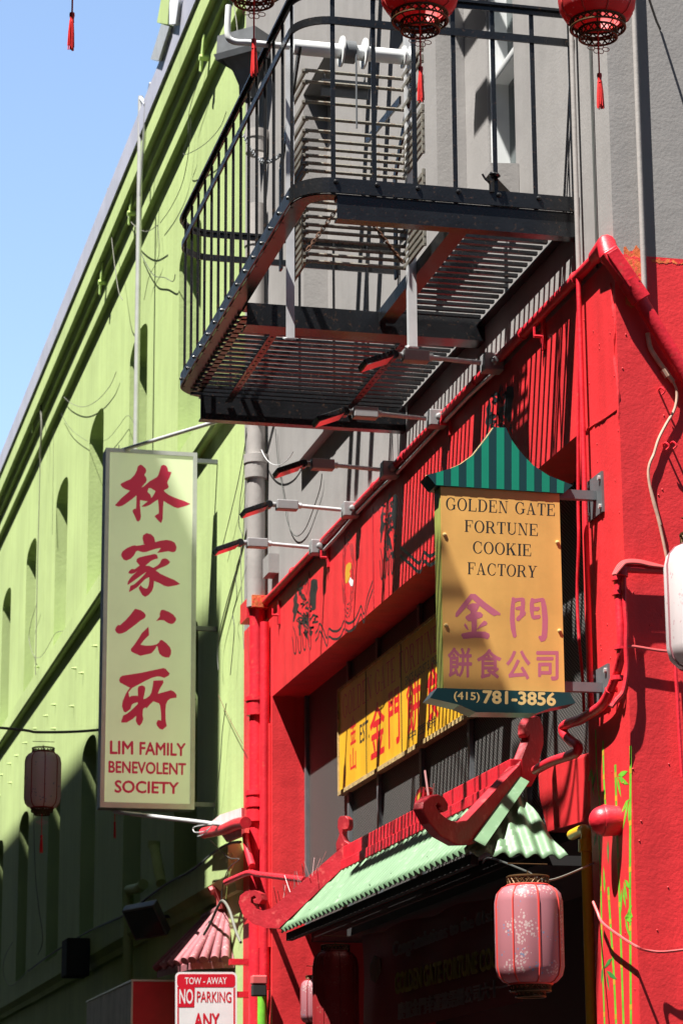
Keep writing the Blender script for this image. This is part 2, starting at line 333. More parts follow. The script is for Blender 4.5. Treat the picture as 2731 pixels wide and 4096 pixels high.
T_, t_, S_ = .17, .055, .05
def rc(x0, y0, x1, y1): return [(x0, y0), (x1, y0), (x1, y1), (x0, y1)]
def stem(x, w=T_, bot=True, top=True):
    o = [rc(x, 0, x+w, 1)]
    if bot: o.append(rc(x-.08, 0, x+w+.08, S_))
    if top: o.append(rc(x-.08, 1-S_, x+w+.08, 1))
    return o
def arc(cx, cy, rx, ry, tx, ty, a0, a1, n=28):
    o = [(cx+rx*math.cos(R_(a0+(a1-a0)*i/n)), cy+ry*math.sin(R_(a0+(a1-a0)*i/n))) for i in range(n+1)]
    i_ = [(cx+(rx-tx)*math.cos(R_(a0+(a1-a0)*i/n)), cy+(ry-ty)*math.sin(R_(a0+(a1-a0)*i/n))) for i in range(n, -1, -1)]
    return [o[i:i+2]+[i_[n-i-1], i_[n-i]] for i in range(n)]
def serif(ch):
    if ch == 'I': return stem(.08), .33
    if ch == 'L': return stem(.08)+[rc(.1, 0, .78, S_), [(.70, .03), (.78, 0), (.80, .30), (.75, .30)]], .82
    if ch in 'EF':
        o = stem(.08)+[rc(.1, .95, .74, 1), rc(.1, .50, .52, .55), [(.66, .97), (.70, .72), (.75, .72), (.74, 1)], rc(.49, .38, .54, .67)]
        if ch == 'E': o += [rc(.1, 0, .78, S_), [(.70, .03), (.78, 0), (.80, .30), (.75, .30)]]
        return o, .82 if ch == 'E' else .76
    if ch == 'T': return stem(.31, top=False)+[rc(.02, .95, .77, 1), [(.02, 1), (0, .70), (.05, .70), (.10, .96)], [(.77, 1), (.79, .70), (.74, .70), (.69, .96)]], .79
    if ch == 'N': return [rc(.12, 0, .17, 1), rc(.02, 0, .30, S_), rc(.0, 1-S_, .2, 1), [(.08, 1), (.27, 1), (.80, 0), (.66, 0)], rc(.75, 0, .80, 1), rc(.64, 1-S_, .92, 1)], .92
    if ch == 'A': return [[(.38, 1), (.44, 1), (.16, 0), (.10, 0)], [(.36, 1), (.48, 1), (.84, 0), (.65, 0)], rc(.22, .30, .68, .35), rc(0, 0, .28, S_), rc(.54, 0, .94, S_)], .94
    if ch == 'Y': return [[(.06, 1), (.26, 1), (.54, .42), (.36, .42)], [(.72, 1), (.78, 1), (.54, .42), (.46, .46)], rc(.36, 0, .54, .46), rc(.26, 0, .64, S_), rc(0, 1-S_, .36, 1), rc(.60, 1-S_, .90, 1)], .90
    if ch == 'K': return stem(.08)+[[(.72, 1), (.79, 1), (.25, .40), (.25, .48)], [(.36, .54), (.50, .66), (.88, 0), (.66, 0)], rc(.58, 1-S_, .90, 1), rc(.56, 0, .96, S_)], .96
    if ch == 'U': return [rc(.10, .30, .27, 1), rc(.0, 1-S_, .37, 1), rc(.74, .30, .79, 1), rc(.64, 1-S_, .90, 1)]+arc(.445, .30, .345, .32, .10, .07, 180, 360), .90
    if ch == 'D': return stem(.08)+[rc(.2, .95, .42, 1), rc(.2, 0, .42, S_)]+arc(.40, .5, .48, .5, .17, .05, -90, 90), .90
    if ch == 'R': return stem(.08)+[rc(.2, .95, .45, 1), rc(.2, .47, .45, .52)]+arc(.44, .735, .33, .265, .16, .05, -90, 90)+[[(.40, .49), (.58, .49), (.86, .04), (.70, .0)], rc(.70, 0, .94, S_)], .92
    if ch == 'O': return arc(.46, .5, .46, .52, .16, .05, 0, 360, 40), .92
    if ch == 'C': return arc(.46, .5, .46, .52, .16, .05, 48, 312, 34)+[[(.72, .93), (.80, .97), (.83, .66), (.78, .66)], [(.74, .07), (.70, .12), (.80, .30), (.85, .30)]], .88
    if ch == 'G': return arc(.46, .5, .46, .52, .16, .05, 48, 318, 34)+[[(.72, .93), (.80, .97), (.83, .66), (.78, .66)], rc(.70, .08, .86, .42), rc(.58, .40, .96, .45)], .96
    return [], .45
def serif_text(mb, body, bl, tr, plane, off, q=None):
    x = 0; polys = []
    for ch in body:
        g, w = serif(ch)
        polys += [[(x+a, b) for a, b in p] for p in g]; x += w+.12
    x -= .12; off = V(off)
    if q: c = [plane(p) for p in q]
    else: c = [plane((bl[0], tr[1])), plane(tr), plane((tr[0], bl[1])), plane(bl)]
    for i, p in enumerate(polys):
        vs = [((c[3]*(1-a/x)+c[2]*(a/x))*(1-b)+(c[0]*(1-a/x)+c[1]*(a/x))*b)+off*(1+.1*(i % 9)) for a, b in p]
        mb.add(vs, [tuple(range(len(vs)))])
def shape(mb, polys, zf, plane, ext, holes=None):
    for i, p in enumerate(polys):
        mb.prism([plane(zf(*q)) for q in p], ext, [[plane(zf(*q)) for q in h] for h in (holes or {}).get(i, [])])
def ribbon(mb, pts, w, plane_n, ext):
    # painted line of width w lying on a plane with normal plane_n
    pts = [V(p) for p in pts]; n = V(plane_n); L_, R2 = [], []
    for i, p in enumerate(pts):
        t = (pts[min(i+1, len(pts)-1)]-pts[max(i-1, 0)]).normalized(); s = t.cross(n).normalized()*(w[i] if isinstance(w, list) else w)/2
        L_.append(p+s); R2.append(p-s)
    e = V(ext)
    for i in range(len(pts)-1): mb.add([L_[i]+e, L_[i+1]+e, R2[i+1]+e, R2[i]+e], [(0,1,2,3)])
def smooth_path(pts, n=6):
    pts = [V(p) for p in pts]; o = []
    for i in range(len(pts)-1):
        p0, p1, p2, p3 = pts[max(i-1, 0)], pts[i], pts[i+1], pts[min(i+2, len(pts)-1)]
        for k in range(n):
            t = k/n; o.append(.5*((2*p1)+(p2-p0)*t+(2*p0-5*p1+4*p2-p3)*t*t+(3*p1-p0-3*p2+p3)*t**3))
    return o+[pts[-1]]

# ================================================================== the setting
YC, YG, ZB = 11.12, 20.2, 5.88        # corner of the red house, joint with the green house, top of the red paint
tag(obj('ground', MB().quad((-300,-300,0),(300,-300,0),(300,300,0),(-300,300,0)), M['asph']), None, None, kind='structure')
tag(obj('pavement', MB().box((-1.2,-20,.004),(0,60,.13)), M['conc']), None, None, kind='structure')

# houses on the other side of the alley (outside the frame: they shade the lower green wall)
t = thing('tall_building', 'tall tan rendered building across the alley from the green house', 'building', (-11, 44, 0))
obj('wall', MB().box((-16,17.35,0),(-6.5,75,21.75)), M['across'], t)
t = thing('low_building', 'lower tan rendered building across the alley from the red shop', 'building', (-11, 3, 0))
obj('wall', MB().box((-16,-12,0),(-6.5,17.2,13.2)), M['across'], t)
bl0 = MB()
for i in range(13): bl0.box((-6.499,10.08+i*.058,8.76),(-2.6,10.08+i*.058+.031,8.79))
obj('shade_slats', bl0, M['across'], t)  # unseen slats added to lay a soft partial shadow on the amber sign
t = thing('sky_blocker', 'plain tan building added unseen behind the viewer to block sky light', 'building', (0, -18, 0))
obj('wall', MB().box((-25,-24,0),(25,-16,14)), M['across'], t)  # added out of view to keep sky light off camera-facing surfaces

# ------------------------------------------------------------------ green house
g = thing('green_building', 'lime green rendered building with tall arched windows and stepped cornice', 'building', (0, 30, 0))
def arch(yc, hw, zb, zt, n=14):
    zs = zt-.20
    return [V((0, yc-hw, zb)), V((0, yc+hw, zb))]+[V((0, yc+hw*math.cos(math.pi*i/n), zs+(zt-zs)*math.sin(math.pi*i/n)**.8)) for i in range(n+1)]
cents = [22.88, 25.99, 29.14, 32.26, 35.6, 38.8, 42.0, 45.2, 48.4]
holes = [arch(c, .60, 8.10, 10.31) for c in cents]+[arch(c+(.13 if c > 29 else 0), .585, 4.2, 6.5) for c in cents]
obj('wall', MB().prism([(0,YG,0),(0,60,0),(0,60,12.1),(0,YG,12.1)], (.5,0,0), holes), M['green'], g)
back = MB().box((.5,YG,0),(9,60,12.05)); obj('body', back, M['green'], g)
for h in holes:
    y0 = min(p.y for p in h); y1 = max(p.y for p in h); z0 = min(p.z for p in h); z1 = max(p.z for p in h)
    w = obj('window', MB().box((.40,y0+.002,z0+.002),(.43,y1-.002,z1-.1)), M['glass'], g)
    fr = MB(); fr.box((.36,(y0+y1)/2-.03,z0+.01),(.398,(y0+y1)/2+.03,z1-.12)); fr.box((.37,y0+.01,(z0+z1)/2-.03),(.397,y1-.01,(z0+z1)/2+.03)); obj('frame', fr, M['steel'], w)
def run(prof, name, m, y0=YG+.02, y1=60.0): return obj(name, MB().sweep([(0,y0),(0,y1)], prof), m, g)
run([(-.02,11.37),(.065,11.37),(.065,11.64),(.115,11.644),(.115,11.77),(.18,11.774),(.18,12.05),(-.02,12.05)], 'cornice', M['green'])
run([(-.02,12.052),(.195,12.052),(.205,12.045),(.215,12.30),(.16,12.33),(-.5,12.37)], 'flashing', M['flash'])
run([(-.02,7.90),(.065,7.90),(.081,7.93),(.081,8.13),(.06,8.15),(-.02,8.16)], 'ledge', M['green'])
run([(-.02,3.80),(.05,3.80),(.06,3.86),(.12,3.92),(.12,4.16),(.08,4.18),(-.02,4.19)], 'sill_ledge', M['green'])

# ------------------------------------------------------------------ red and grey corner house
h = thing('corner_building', 'grey rendered corner house painted red at street level', 'building', (0, 15.6, 0))
DEP = .42
wins = []
for far, near, zb, zt in ((atX(zC(205,900)).y, atX(zC(642,900)).y, 6.86, 9.6), (atX(zN(1030,1100)).y, atX(zN(1030,1100)).y-1.05, 6.86, 9.6)):
    wins.append((near, far, zb, zt))
whl = [[(0,a,zb),(0,b,zb),(0,b,zt),(0,a,zt)] for a, b, zb, zt in wins]
obj('grey_wall', MB().prism([(0,YC,ZB),(0,YG,ZB),(0,YG,15),(0,YC,15)], (DEP,0,0), whl), M['grey'], h)
OY0, OY1, OZ = 11.71, 19.09, 5.15      # shop opening
obj('red_front', MB().prism([(0,YC,0),(0,OY0,0),(0,OY0,OZ),(0,OY1,OZ),(0,OY1,0),(0,YG,0),(0,YG,ZB),(0,YC,ZB)], (DEP,0,0)), M['red'], h)
obj('side_wall', MB().box((DEP,YC,ZB),(9,YG,15)), M['grey'], h)
obj('red_side', MB().box((1.6,YC,0),(9,YG,ZB)).box((DEP,YC,0),(1.6,OY0,ZB)).box((DEP,OY1,0),(1.6,YG,ZB)).box((DEP,OY0,OZ),(1.6,OY1,ZB)), M['red'], h)
for a, b, zb, zt in wins:
    w = obj('window', MB().box((.30,a,zb),(.33,b,zt)), M['glass'], h)
    fr = MB()
    for y in (a+.03, b-.52): fr.box((.20,y,zb),(.30,y+.05,zt))
    for z in (zb+.02, zb+1.02, zt-.07): fr.box((.205,a+.082,z),(.298,b-.525,z+.055))
    obj('frame', fr, M['wpaint'], w)
    obj('casing', MB().box((.185,b-.46,zb),(.30,b-.002,zt)), M['grey'], w)
    obj('sill', MB().prism([(-.002,a-.05,zb-.16),(-.16,a-.05,zb+.0),(-.16,a-.05,zb+.05),(-.002,a-.05,zb+.06)], (0,.12,0)).box((-.07,a+.075,zb-.02),(-.002,b+.04,zb-.07)), M['grey'], w)
obj('string_course', MB().sweep([(0,14.6),(0,18.0)], [(-.01,6.66),(.071,6.66),(.071,6.88),(.04,6.90),(-.01,6.905)]), M['grey'], h)
# shop recess: woven screen above, dark doorway below
scr = MB().box((.262,OY0,3.42),(.275,OY1,OZ)); obj('screen', scr, M['screen'], h)
sb = MB()
for y in (12.35, 13.45, 14.55, 15.65, 16.75, 17.6, 18.98): sb.box((.235,y,3.42),(.261,y+.05,OZ-.003))
sb.box((.24,OY0+.003,3.37),(.262,OY1-.003,3.418)); obj('screen_frame', sb, M['steel'], h)
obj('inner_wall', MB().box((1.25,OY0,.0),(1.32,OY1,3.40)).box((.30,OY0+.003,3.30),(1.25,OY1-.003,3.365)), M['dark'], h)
pan = [atX(zK(*q), .2) for q in ((735,540),(985,470),(985,600),(985,800),(955,895),(735,958),(690,760),(680,600))]
obj('lintel_block', MB().prism(pan, (.18,0,0)), M['red'], h, bevel=.02)
zblk = atX(zM(220,570)).z
obj('pier_block', MB().box((-.07,OY1+.04,zblk),(-.003,19.62,OZ-.2)), M['red'], h)
# ragged primer line between the red and the grey paint on the side face
def ragged(x0, x1, top, bot, amp, y):
    n = int((x1-x0)/.006); t_ = []; b_ = []; a = b = 0
    for k in range(n+1):
        a = a*.7+random.uniform(-1,1)*amp; b = b*.7+random.uniform(-1,1)*amp; x = x0+(x1-x0)*k/n
        t_.append(V((x,y,top(x)+a))); b_.append(V((x,y,bot(x)+b)))
    return t_+list(reversed(b_))
pr = MB().prism(ragged(.05,.158,lambda x: 5.92,lambda x: 5.62+1.1*(x-.1)**2*8,.012,YC-.0004), (0,-.001,0))
pr.prism(ragged(.19,.6,lambda x: 5.868,lambda x: 5.85,.006,YC-.0004), (0,-.001,0))
obj('primer_patch', pr, M['orange'], h)
cr = MB()
for zf, pts in ((zE, ((1165,320),(1175,420),(1190,560),(1185,720),(1205,900),(1210,1100))), (zE, ((1010,1165),(1060,1115),(1120,1080),(1205,1020)))):
    cr.tube(smooth_path([atX(zf(*p), -.002) for p in pts], 8), [.002+.006*random.random() for _ in range((len(pts)-1)*8+1)], 6)
for i in range(60):
    p = V((-.001,random.uniform(YC,OY0),random.uniform(2.2,5.8))) if i % 2 else V((random.uniform(0,.35),YC-.001,random.uniform(2.2,5.8)))
    cr.lathe([(0,-.003),(.003,-.002),(.0045,0),(.003,.002),(0,.003)], p, (1,0,0) if i % 2 else (0,1,0), 6)
obj('render_cracks', cr, M['red'], h, smooth=True)
# painted bamboo on the corner pier
bm_ = MB(); jt = MB(); lf = MB(); ld = MB(); nx = V((-1,0,0))
for pts, w in ((((1035,330),(1042,560),(1062,800)), .018), (((1080,400),(1085,620),(1096,800)), .022), (((1155,545),(1160,750),(1170,1050),(1185,1500),(1205,2123)), .026), (((1248,430),(1246,900),(1245,1400),(1250,2123)), .028), (((1112,1290),(1125,1500),(1145,1800),(1160,2123)), .026), (((1055,980),(1068,1300),(1075,1700),(1090,2123)), .02)):
    P_ = smooth_path([atX(zK(*p), 0) for p in pts], 5); bm_ = MB(); ribbon(bm_, P_, w, nx, (-.0005,0,0)); obj('bamboo_stem', bm_, M['bamb'], h, recalc=False)
    for i in range(2, len(P_)-1, 3): ribbon(jt, [P_[i]+V((0,0,.012)), P_[i]-V((0,0,.012))], w*1.25, nx, (-.0008,0,0))
def leaf(mb, a, b, w, x=-.0011):
    a, b = atX(zK(*a), x), atX(zK(*b), x); d = b-a; s = d.cross(nx).normalized()*w
    mb.add([a, a+d*.35+s, a+d*.7+s*.7, b, a+d*.7-s*.5, a+d*.35-s*.7], [(0,1,2,3,4,5)])
for a, b in (((1170,610),(1230,585)),((1170,620),(1235,665)),((1165,615),(1190,745)),((1240,755),(1190,840)),((1235,760),(1200,940)),((1240,770),(1235,900)),((1015,570),(990,650)),((1010,560),(1025,740)),((1210,1245),(1250,1300)),((1205,1255),(1228,1370)),((1195,1300),(1188,1450)),((1200,1290),(1220,1420)),((1255,1400),(1225,1470)),((1250,1455),(1210,1480)),((1255,1495),(1212,1480)),((1215,1480),(1240,1590)),((1240,1450),(1260,1470)),((1090,1330),(1082,1160))): leaf(lf, a, b, .016)
for a, b in (((1135,1725),(1085,1785)),((1100,1800),(1165,1850)),((1100,1810),(1120,1925)),((1080,1770),(1068,1880)),((1040,960),(1025,1040)),((1110,1000),(1112,1150)),((1035,590),(1010,720))): leaf(ld, a, b, .014)
for nm, mb, m in (('bamboo_joints', jt, 'bambj'), ('bamboo_leaves', lf, 'bamb'), ('dark_bamboo_leaves', ld, 'bambd')):
    obj(nm, mb, M[m], h, recalc=False)
# painted dragons, cookie and waves on the fascia
pk = MB(); gd = MB(); wt = MB()
fx = lambda p: atX(p, 0)
def wave(zf, pts, w=.02, dz=0): ribbon(pk, [q+V((0,0,dz)) for q in smooth_path([fx(zf(*p)) for p in pts], 6)], w, nx, (-.0006,0,0))
wv = ((290,740),(318,700),(335,640),(370,690),(410,790),(432,695),(470,715),(520,715),(560,680),(590,612),(640,635),(700,600),(740,520),(768,455),(797,540),(830,380),(890,190))
wave(zV, wv, .016); wave(zV, wv, .016, -.055)
wv2 = ((1140,840),(1190,880),(1250,930),(1275,870),(1310,890),(1355,860)); wave(zG, wv2, .022); wave(zG, wv2, .022, -.055)
for k in range(4):
    c = fx(zV(632,120)); P_ = [c+V((0, .17*(1-k*.13)*math.cos(a), .30*(1-k*.10)*math.sin(a))) for a in [2*math.pi*i/40 for i in range(41)]]
    for i in range(0, 40, 1):
        if (i+k) % 5: ribbon(pk, P_[i:i+2], .009, nx, (-.0006,0,0))
shape(gd, [((600,215),(602,120),(612,30),(640,0),(662,5),(665,60),(645,95),(655,130),(640,180),(625,215))], zV, fx, (-.0008,0,0))
shape(wt, [((640,200),(655,155),(672,175),(688,185),(686,215),(680,248),(660,245))], zV, fx, (-.0010,0,0))
def dragon(zf, ox, oy, s, f=1.0, seed=1):
    rr = random.Random(seed); q = lambda a, b: zf(ox+a*s*f, oy+b*s)
    for p in (((95,300),(105,360),(100,420),(122,440),(98,520),(70,620),(55,620),(65,540),(50,510),(66,440),(60,380)), ((245,190),(270,170),(310,180),(316,270),(300,330),(295,480),(265,505),(240,430),(215,390),(230,330),(240,260)), ((150,570),(210,575),(225,690),(190,645),(150,645)), ((115,590),(135,600),(140,760),(120,765)), ((220,700),(265,720),(250,770),(225,760))):
        pk.prism([fx(q(*a)) for a in p], (-.0004-.0001*rr.random(),0,0))
    for k in range(24):
        x, y = rr.uniform(110,290), rr.uniform(200,700); pts = []
        for i in range(7): pts.append((x+rr.uniform(-32,32), y+i*16+rr.uniform(-18,18)))
        ribbon(pk, [fx(q(*a)) for a in pts], .015, nx, (-.0006-.00004*k,0,0))
    for x, y in ((60,840),(110,830),(160,800),(215,790)):
        ribbon(pk, smooth_path([fx(q(*a)) for a in ((x,y-170),(x+22,y-100),(x+30,y),(x+28,y+100),(x+10,y+100),(x,y),(x-10,y-60))], 4), .014, nx, (-.0018,0,0))
    for k in range(6):
        ribbon(pk, smooth_path([fx(q(*a)) for a in ((200,150+k*14),(180,240),(200,330),(215,220),(205,165+k*10))], 4), .006, nx, (-.0019-.00004*k,0,0))
dragon(zV, 0, 0, 1.0, 1, 3)
dragon(zG, 1005, 430, .62, .62, 5)
dragon(zE, 440, 790, .60, 1.0, 9)
fp = obj('painted_dragons', pk, M['ink'], h, recalc=False); obj('painted_cookie', gd, M['gold'], h); obj('painted_slip', wt, M['white'], h)
# board joints and small fixings on the fascia
jb = MB()
for q in (zV(232,1035), zV(605,735), zV(905,470)):
    y = atX(q).y; jb.box((-.0045,y-.008,OZ+.01),(.0,y+.008,ZB-.05))
for q, zf in (((735,875), zG), ((455,1205), zG), ((1425,110), zG), ((800,590), zE), ((270,1075), zE)):
    p = atX(zf(*q), 0); obj('fascia_bracket', MB().box((-.015,p.y-.022,p.z-.10),(-.001,p.y+.022,p.z+.08)).cyl((-.015,p.y,p.z-.03),(-.06,p.y,p.z-.03), .009, 8).tube([V((-.056,p.y,p.z-.03)), V((-.056,p.y,p.z+.02))], .007, 6), M['redp'], h)
for q in ((1495,1215),(1455,1220),(1430,915)):
    p = atY(zE(*q), YC); obj('wall_hook', MB().tube(smooth_path([p+V((0,-.002,0)), p+V((0,-.04,0)), p+V((.012,-.05,-.02)), p+V((0,-.04,-.035))], 4), .005, 7), M['redp'], h, smooth=True)
p = atX(zG(435,965), 0); obj('wall_box', MB().box((-.08,p.y-.10,p.z-.05),(-.001,p.y+.12,p.z+.10)), M['grey'], h)
obj('joint_strips', jb, M['ink'] if False else M['redd'], h)

# ------------------------------------------------------------------ pipes and conduits
def clips(mb, pts, r):
    for p in pts: mb.lathe([(r*1.05,-.02),(r*1.3,-.02),(r*1.3,.02),(r*1.05,.02)], p, (0,0,1), 12)
yd = atX(((588), 1200), -.09).y
t = thing('downspout', 'grey painted downspout with flared top, red below, at the joint of the houses', 'pipe', (-.1, yd, 0))
dp = MB().cyl((-.09,yd,ZB+.0),(-.09,yd,9.2), .072, 18)
for z in (atX((588,1075),-.09).z, atX((560,385),-.09).z, atX((575,600),-.09).z): dp.lathe([(.072,-.10),(.092,-.09),(.092,.02),(.10,.03),(.10,.10),(.072,.11)], (-.09,yd,z), (0,0,1), 18)
obj('upper_pipe', dp, M['greyp'], t, smooth=True)
rp = MB().cyl((-.075,yd+.02,0),(-.075,yd+.02,ZB), .06, 18)
for q in (zJ(160,250), zJ(150,840), zJ(110,940)): rp.lathe([(.06,-.06),(.082,-.055),(.082,.05),(.09,.055),(.09,.09),(.06,.095)], (-.075,yd+.02,atX(q,-.07).z), (0,0,1), 18)
obj('lower_pipe', rp, M['redp'], t, smooth=True)
lh = [atX(zB(*q), -.1) for q in ((235,570),(270,478),(400,455),(480,470),(455,560),(350,715),(300,690))]
zt_, zb_ = lh[2].z, lh[5].z; yl = yd+.0
hd = MB().lathe([(.075,zb_-.12),(.08,zb_),(.26,zb_+.42),(.27,zt_-.05),(.29,zt_),(.25,zt_),(.07,zb_+.05)], (-.16,yd,0), (0,0,1), 4)
obj('leader_head', hd, M['steel'], t)
gp = [zG(*q) for q in ((300,150),(310,220))]
# green painted lower lengths
t = thing('thin_drainpipe', 'thin red drainpipe with lime green foot beside the shop opening', 'pipe', (-.04, yd-.27, 0))
yt = atX(zJ(252,600), -.04).y
obj('pipe', MB().cyl((-.045,yt,2.95),(-.045,yt,5.74), .036, 14), M['redp'], t, smooth=True)
gm = MB().cyl((-.05,yt+.05,0),(-.05,yt+.05,2.93), .036, 14); obj('green_foot', gm, M['bamb'], t, smooth=True)
sc_ = [atX(zG(*q), -.12) for q in ((300,1230),(430,1170),(440,1075),(365,1050))]
bx = MB().box((-.15,19.33,sc_[0].z),(-.003,19.60,sc_[3].z-.0)); obj('rain_box', bx, M['redp'], t)
t2 = MB().box((-.135,19.20,sc_[0].z+.06),(-.004,19.328,sc_[3].z+.0)); obj('primed_end', t2, M['orange'], t)
# fat red pipe on top of the fascia, round the corner and down the side
pts = [atX(zG(405,1150), -.03), atX(zE(720,620), -.03), atX(zE(1140,215), -.04)]
fat = MB().tube([V((-.03,19.3,ZB+.03)), V((-.03,15,ZB+.04)), V((-.03,11.25,ZB+.04))], .028, 12)
t = thing('conduit_run', 'fat red conduit along the fascia top turning the corner and sloping down', 'conduit', (-.03, 15, ZB))
for k in range(9): fat.lathe([(.028,-.012),(.034,-.01),(.034,.01),(.028,.012)], (-.03,11.6+k*.83+.1*math.sin(k*7),ZB+.04), (0,1,0), 12)
obj('pipe', fat, M['redp'], t, smooth=True)
a, b = atY(zE(1180,190), YC-.07), atY(zE(1275,330), YC-.07); d = (b-a).normalized()
el = MB().tube([V((-.035,11.3,ZB+.04)), V((-.035,11.12,ZB+.045)), a+V((-.01,.02,.01))], [.036,.05,.052], 12)
el.bar(a-d*.05, b+d*.03, .085, .07, up=(0,-1,0)); obj('elbow_body', el, M['redp'], t, bevel=.018, smooth=True)
cov = MB().bar(a-d*.035+V((0,-.038,0)), b+d*.015+V((0,-.038,0)), .066, .012, up=(0,-1,0)); obj('cover_plate', cov, M['redp'], t, bevel=.005)
dn = MB().tube([b, atY(zE(1568,815), YC-.06), atY(zE(1900,1390), YC-.06), atY(zE(1900,1390), YC-.06)+V((.04,0,-.08)), V((atY(zE(1900,1390), YC-.06).x+.05,YC-.06,.1))], .036, 14).tube([b-d*.02, b+d*.09], .05, 14); obj('sloping_pipe', dn, M['redp'], t, smooth=True)

def cable(name, pts, r, m, label, cat='cable', group=None, n=7, k=8):
    return solo(name, MB().tube(smooth_path(pts, k), r, n), M[m], label, cat, group, smooth=True)
SY = lambda zf, *ps, y=YC-.02: [atY(zf(*p), y) for p in ps]
SX = lambda zf, *ps, x=-.02: [atX(zf(*p), x) for p in ps]
# side face
t = thing('flexible_conduit', 'bare tan conduit hanging from the sloping pipe on the red side face', 'conduit', atY(zE(1440,770), YC-.02))
obj('upper_length', MB().tube(smooth_path(SY(zE, (1370,600),(1385,680),(1420,740),(1455,790),(1490,840),(1512,870)), 6), .012, 9), M['tan'], t, smooth=True)
obj('thin_length', MB().tube(smooth_path(SY(zE, (1512,870),(1532,930),(1520,1020),(1470,1110),(1430,1190),(1405,1270),(1380,1330),(1375,1400),(1400,1530),(1440,1664))+SY(zH, (1385,420),(1440,640),(1480,830),(1500,930)), 5), .007, 8), M['tan'], t, smooth=True)
obj('clamp', MB().lathe([(.012,-.02),(.018,-.02),(.018,.02),(.012,.02)], atY(zE(1470,820), YC-.02), (.5,0,-.8), 10), M['tan'], t)
y = YC-.03
a, b = atY(zC(1300,0), y), atY(zE(1350,470), y); x_ = (a.x+b.x)/2
solo('wall_conduit', MB().cyl((x_,y,atY(zE(1352,480),y).z),(x_,y,12), .014, 10), M['greyp'], 'grey painted conduit running straight up the side face', 'conduit', smooth=True)
# verticals on the alley face by the corner
a = atX(zE(990,300), -.035)
t = thing('riser_conduit', 'thin vertical conduit, grey above and red below, beside the fire escape end', 'conduit', (-.035, a.y, 1))
obj('grey_length', MB().cyl((-.035,a.y,ZB+.05),(-.035,a.y,12), .013, 10), M['greyp'], t, smooth=True)
obj('red_length', MB().cyl((-.038,a.y,3.75),(-.038,a.y,ZB+.05), .013, 10), M['redp'], t, smooth=True)
cable('red_cable', [V((-.02,a.y+.06,5.85))]+SX(zH, (985,420),(988,700),(980,990),(990,1250),(1010,1480),(1018,1660)), .008, 'redp', 'thin red cable looping down the pier edge behind the amber sign')
b = atX(zC(1066,700), -.012)
solo('black_wire', MB().cyl((-.012,b.y,ZB),(-.012,b.y,12), .006, 7), M['wire'], 'thin dark wire running straight up the grey wall near its corner', 'cable', smooth=True)
# conduit set on the pier: capped bend, clipped riser, S-bend
t = thing('bent_conduit', 'red clipped conduit rising up the pier edge with a bundle of loops on top', 'conduit', atX(zW(510,1100), -.04))
cp = MB().tube([atX(zW(*q), -.04) for q in ((500,560),(505,800),(520,1100),(540,1400),(530,1560),(490,1720))], .021, 12)
cp.tube(smooth_path(SX(zK, (1125,90),(1100,150),(1060,195),(1000,235),(935,275),(870,295),(838,320),(845,360),(885,400),(925,430),(925,465),(880,490),(800,515),(740,540),(670,580), x=-.05), 5), .024, 12)
cp.tube(smooth_path([atX(zW(530,1560), -.04), atX(zW(490,1720), -.04), atX(zW(400,1960), -.05), atX(zK(1060,195), -.05)], 6), .021, 12)
obj('pipe', cp, M['redp'], t, smooth=True)
ck = MB()
for q in ((500,630),(505,800),(530,1440),(490,1800),(420,1940)): ck.lathe([(.022,-.012),(.031,-.01),(.031,.01),(.022,.012)], atX(zW(*q), -.04), (0,0,1), 12)
obj('clips', ck, M['redp'], t)
a = atY(zW(560,490), YC-.05)
hz = MB().tube(SY(zW, (560,505),(620,510),(1050,530), y=YC-.05), .022, 12).tube(SY(zW, (540,500),(560,520),(545,600), y=YC-.05), .028, 12); obj('side_pipe', hz, M['redp'], t, smooth=True)
lp = MB()
for k, (dx, dy) in enumerate(((0,0),(14,12),(30,26))): lp.tube(smooth_path(SY(zW, (440+dx,590-dy*.3),(510+dx,470+dy),(600,420+dy),(740,420+dy),(880,450+dy),(1050,495), y=YC-.06-.012*k), 6), .007, 7)
obj('cable_loops', lp, M['wirepk'], t, smooth=True)
lo = MB().tube(smooth_path(SY(zW, (570,560),(575,900),(595,1200),(590,1440),(600,1700),(560,1950),(480,2060),(420,2140), y=YC-.05), 6), .011, 8); obj('side_cable', lo, M['redp'], t, smooth=True)
cable('tie_wire', SY(zW, (590,1440),(640,1425),(760,1440),(940,1470),(1120,1490), y=YC-.04), .007, 'wirepk', 'short pink wire from the clipped conduit to the lantern at right edge')
cable('pendant_cord', SY(zW, (1170,1600),(1185,1850),(1200,2060),(1215,2352), y=YC-.03)+SY(zK, (1560,620), y=YC-.03), .009, 'redp', 'thin red cord hanging below the lantern at right edge')
cable('drooping_wire', [atX(zK(1020,1380), -.06)]+[atX(zK(*p), -.06) for p in ((1045,1440),(1080,1510),(1200,1600),(1290,1655))]+SY(zK, (1330,1672),(1430,1685),(1568,1672), y=YC-.07), .0065, 'wirepk', 'twisted pink wire drooping across the bamboo painting')
y = atX(zK(1060,880), 0).y
t = thing('dome_camera', 'red painted dome camera on the pier above the bamboo', 'camera', (-.05, y, atX(zK(1060,880),0).z))
c = atX(zK(1085,885), -.07)
obj('mount', MB().lathe([(0,.07),(.068,.07),(.074,.0),(.07,-.01),(0,-.01)], c, (1,0,0), 20), M['redp'], t, smooth=True)
obj('dome', MB().lathe([(.068,0)]+[(.068*math.cos(R_(a)), .07*math.sin(R_(a))) for a in range(0,91,10)], c, (-1,0,.1), 20), M['redp'], t, smooth=True)
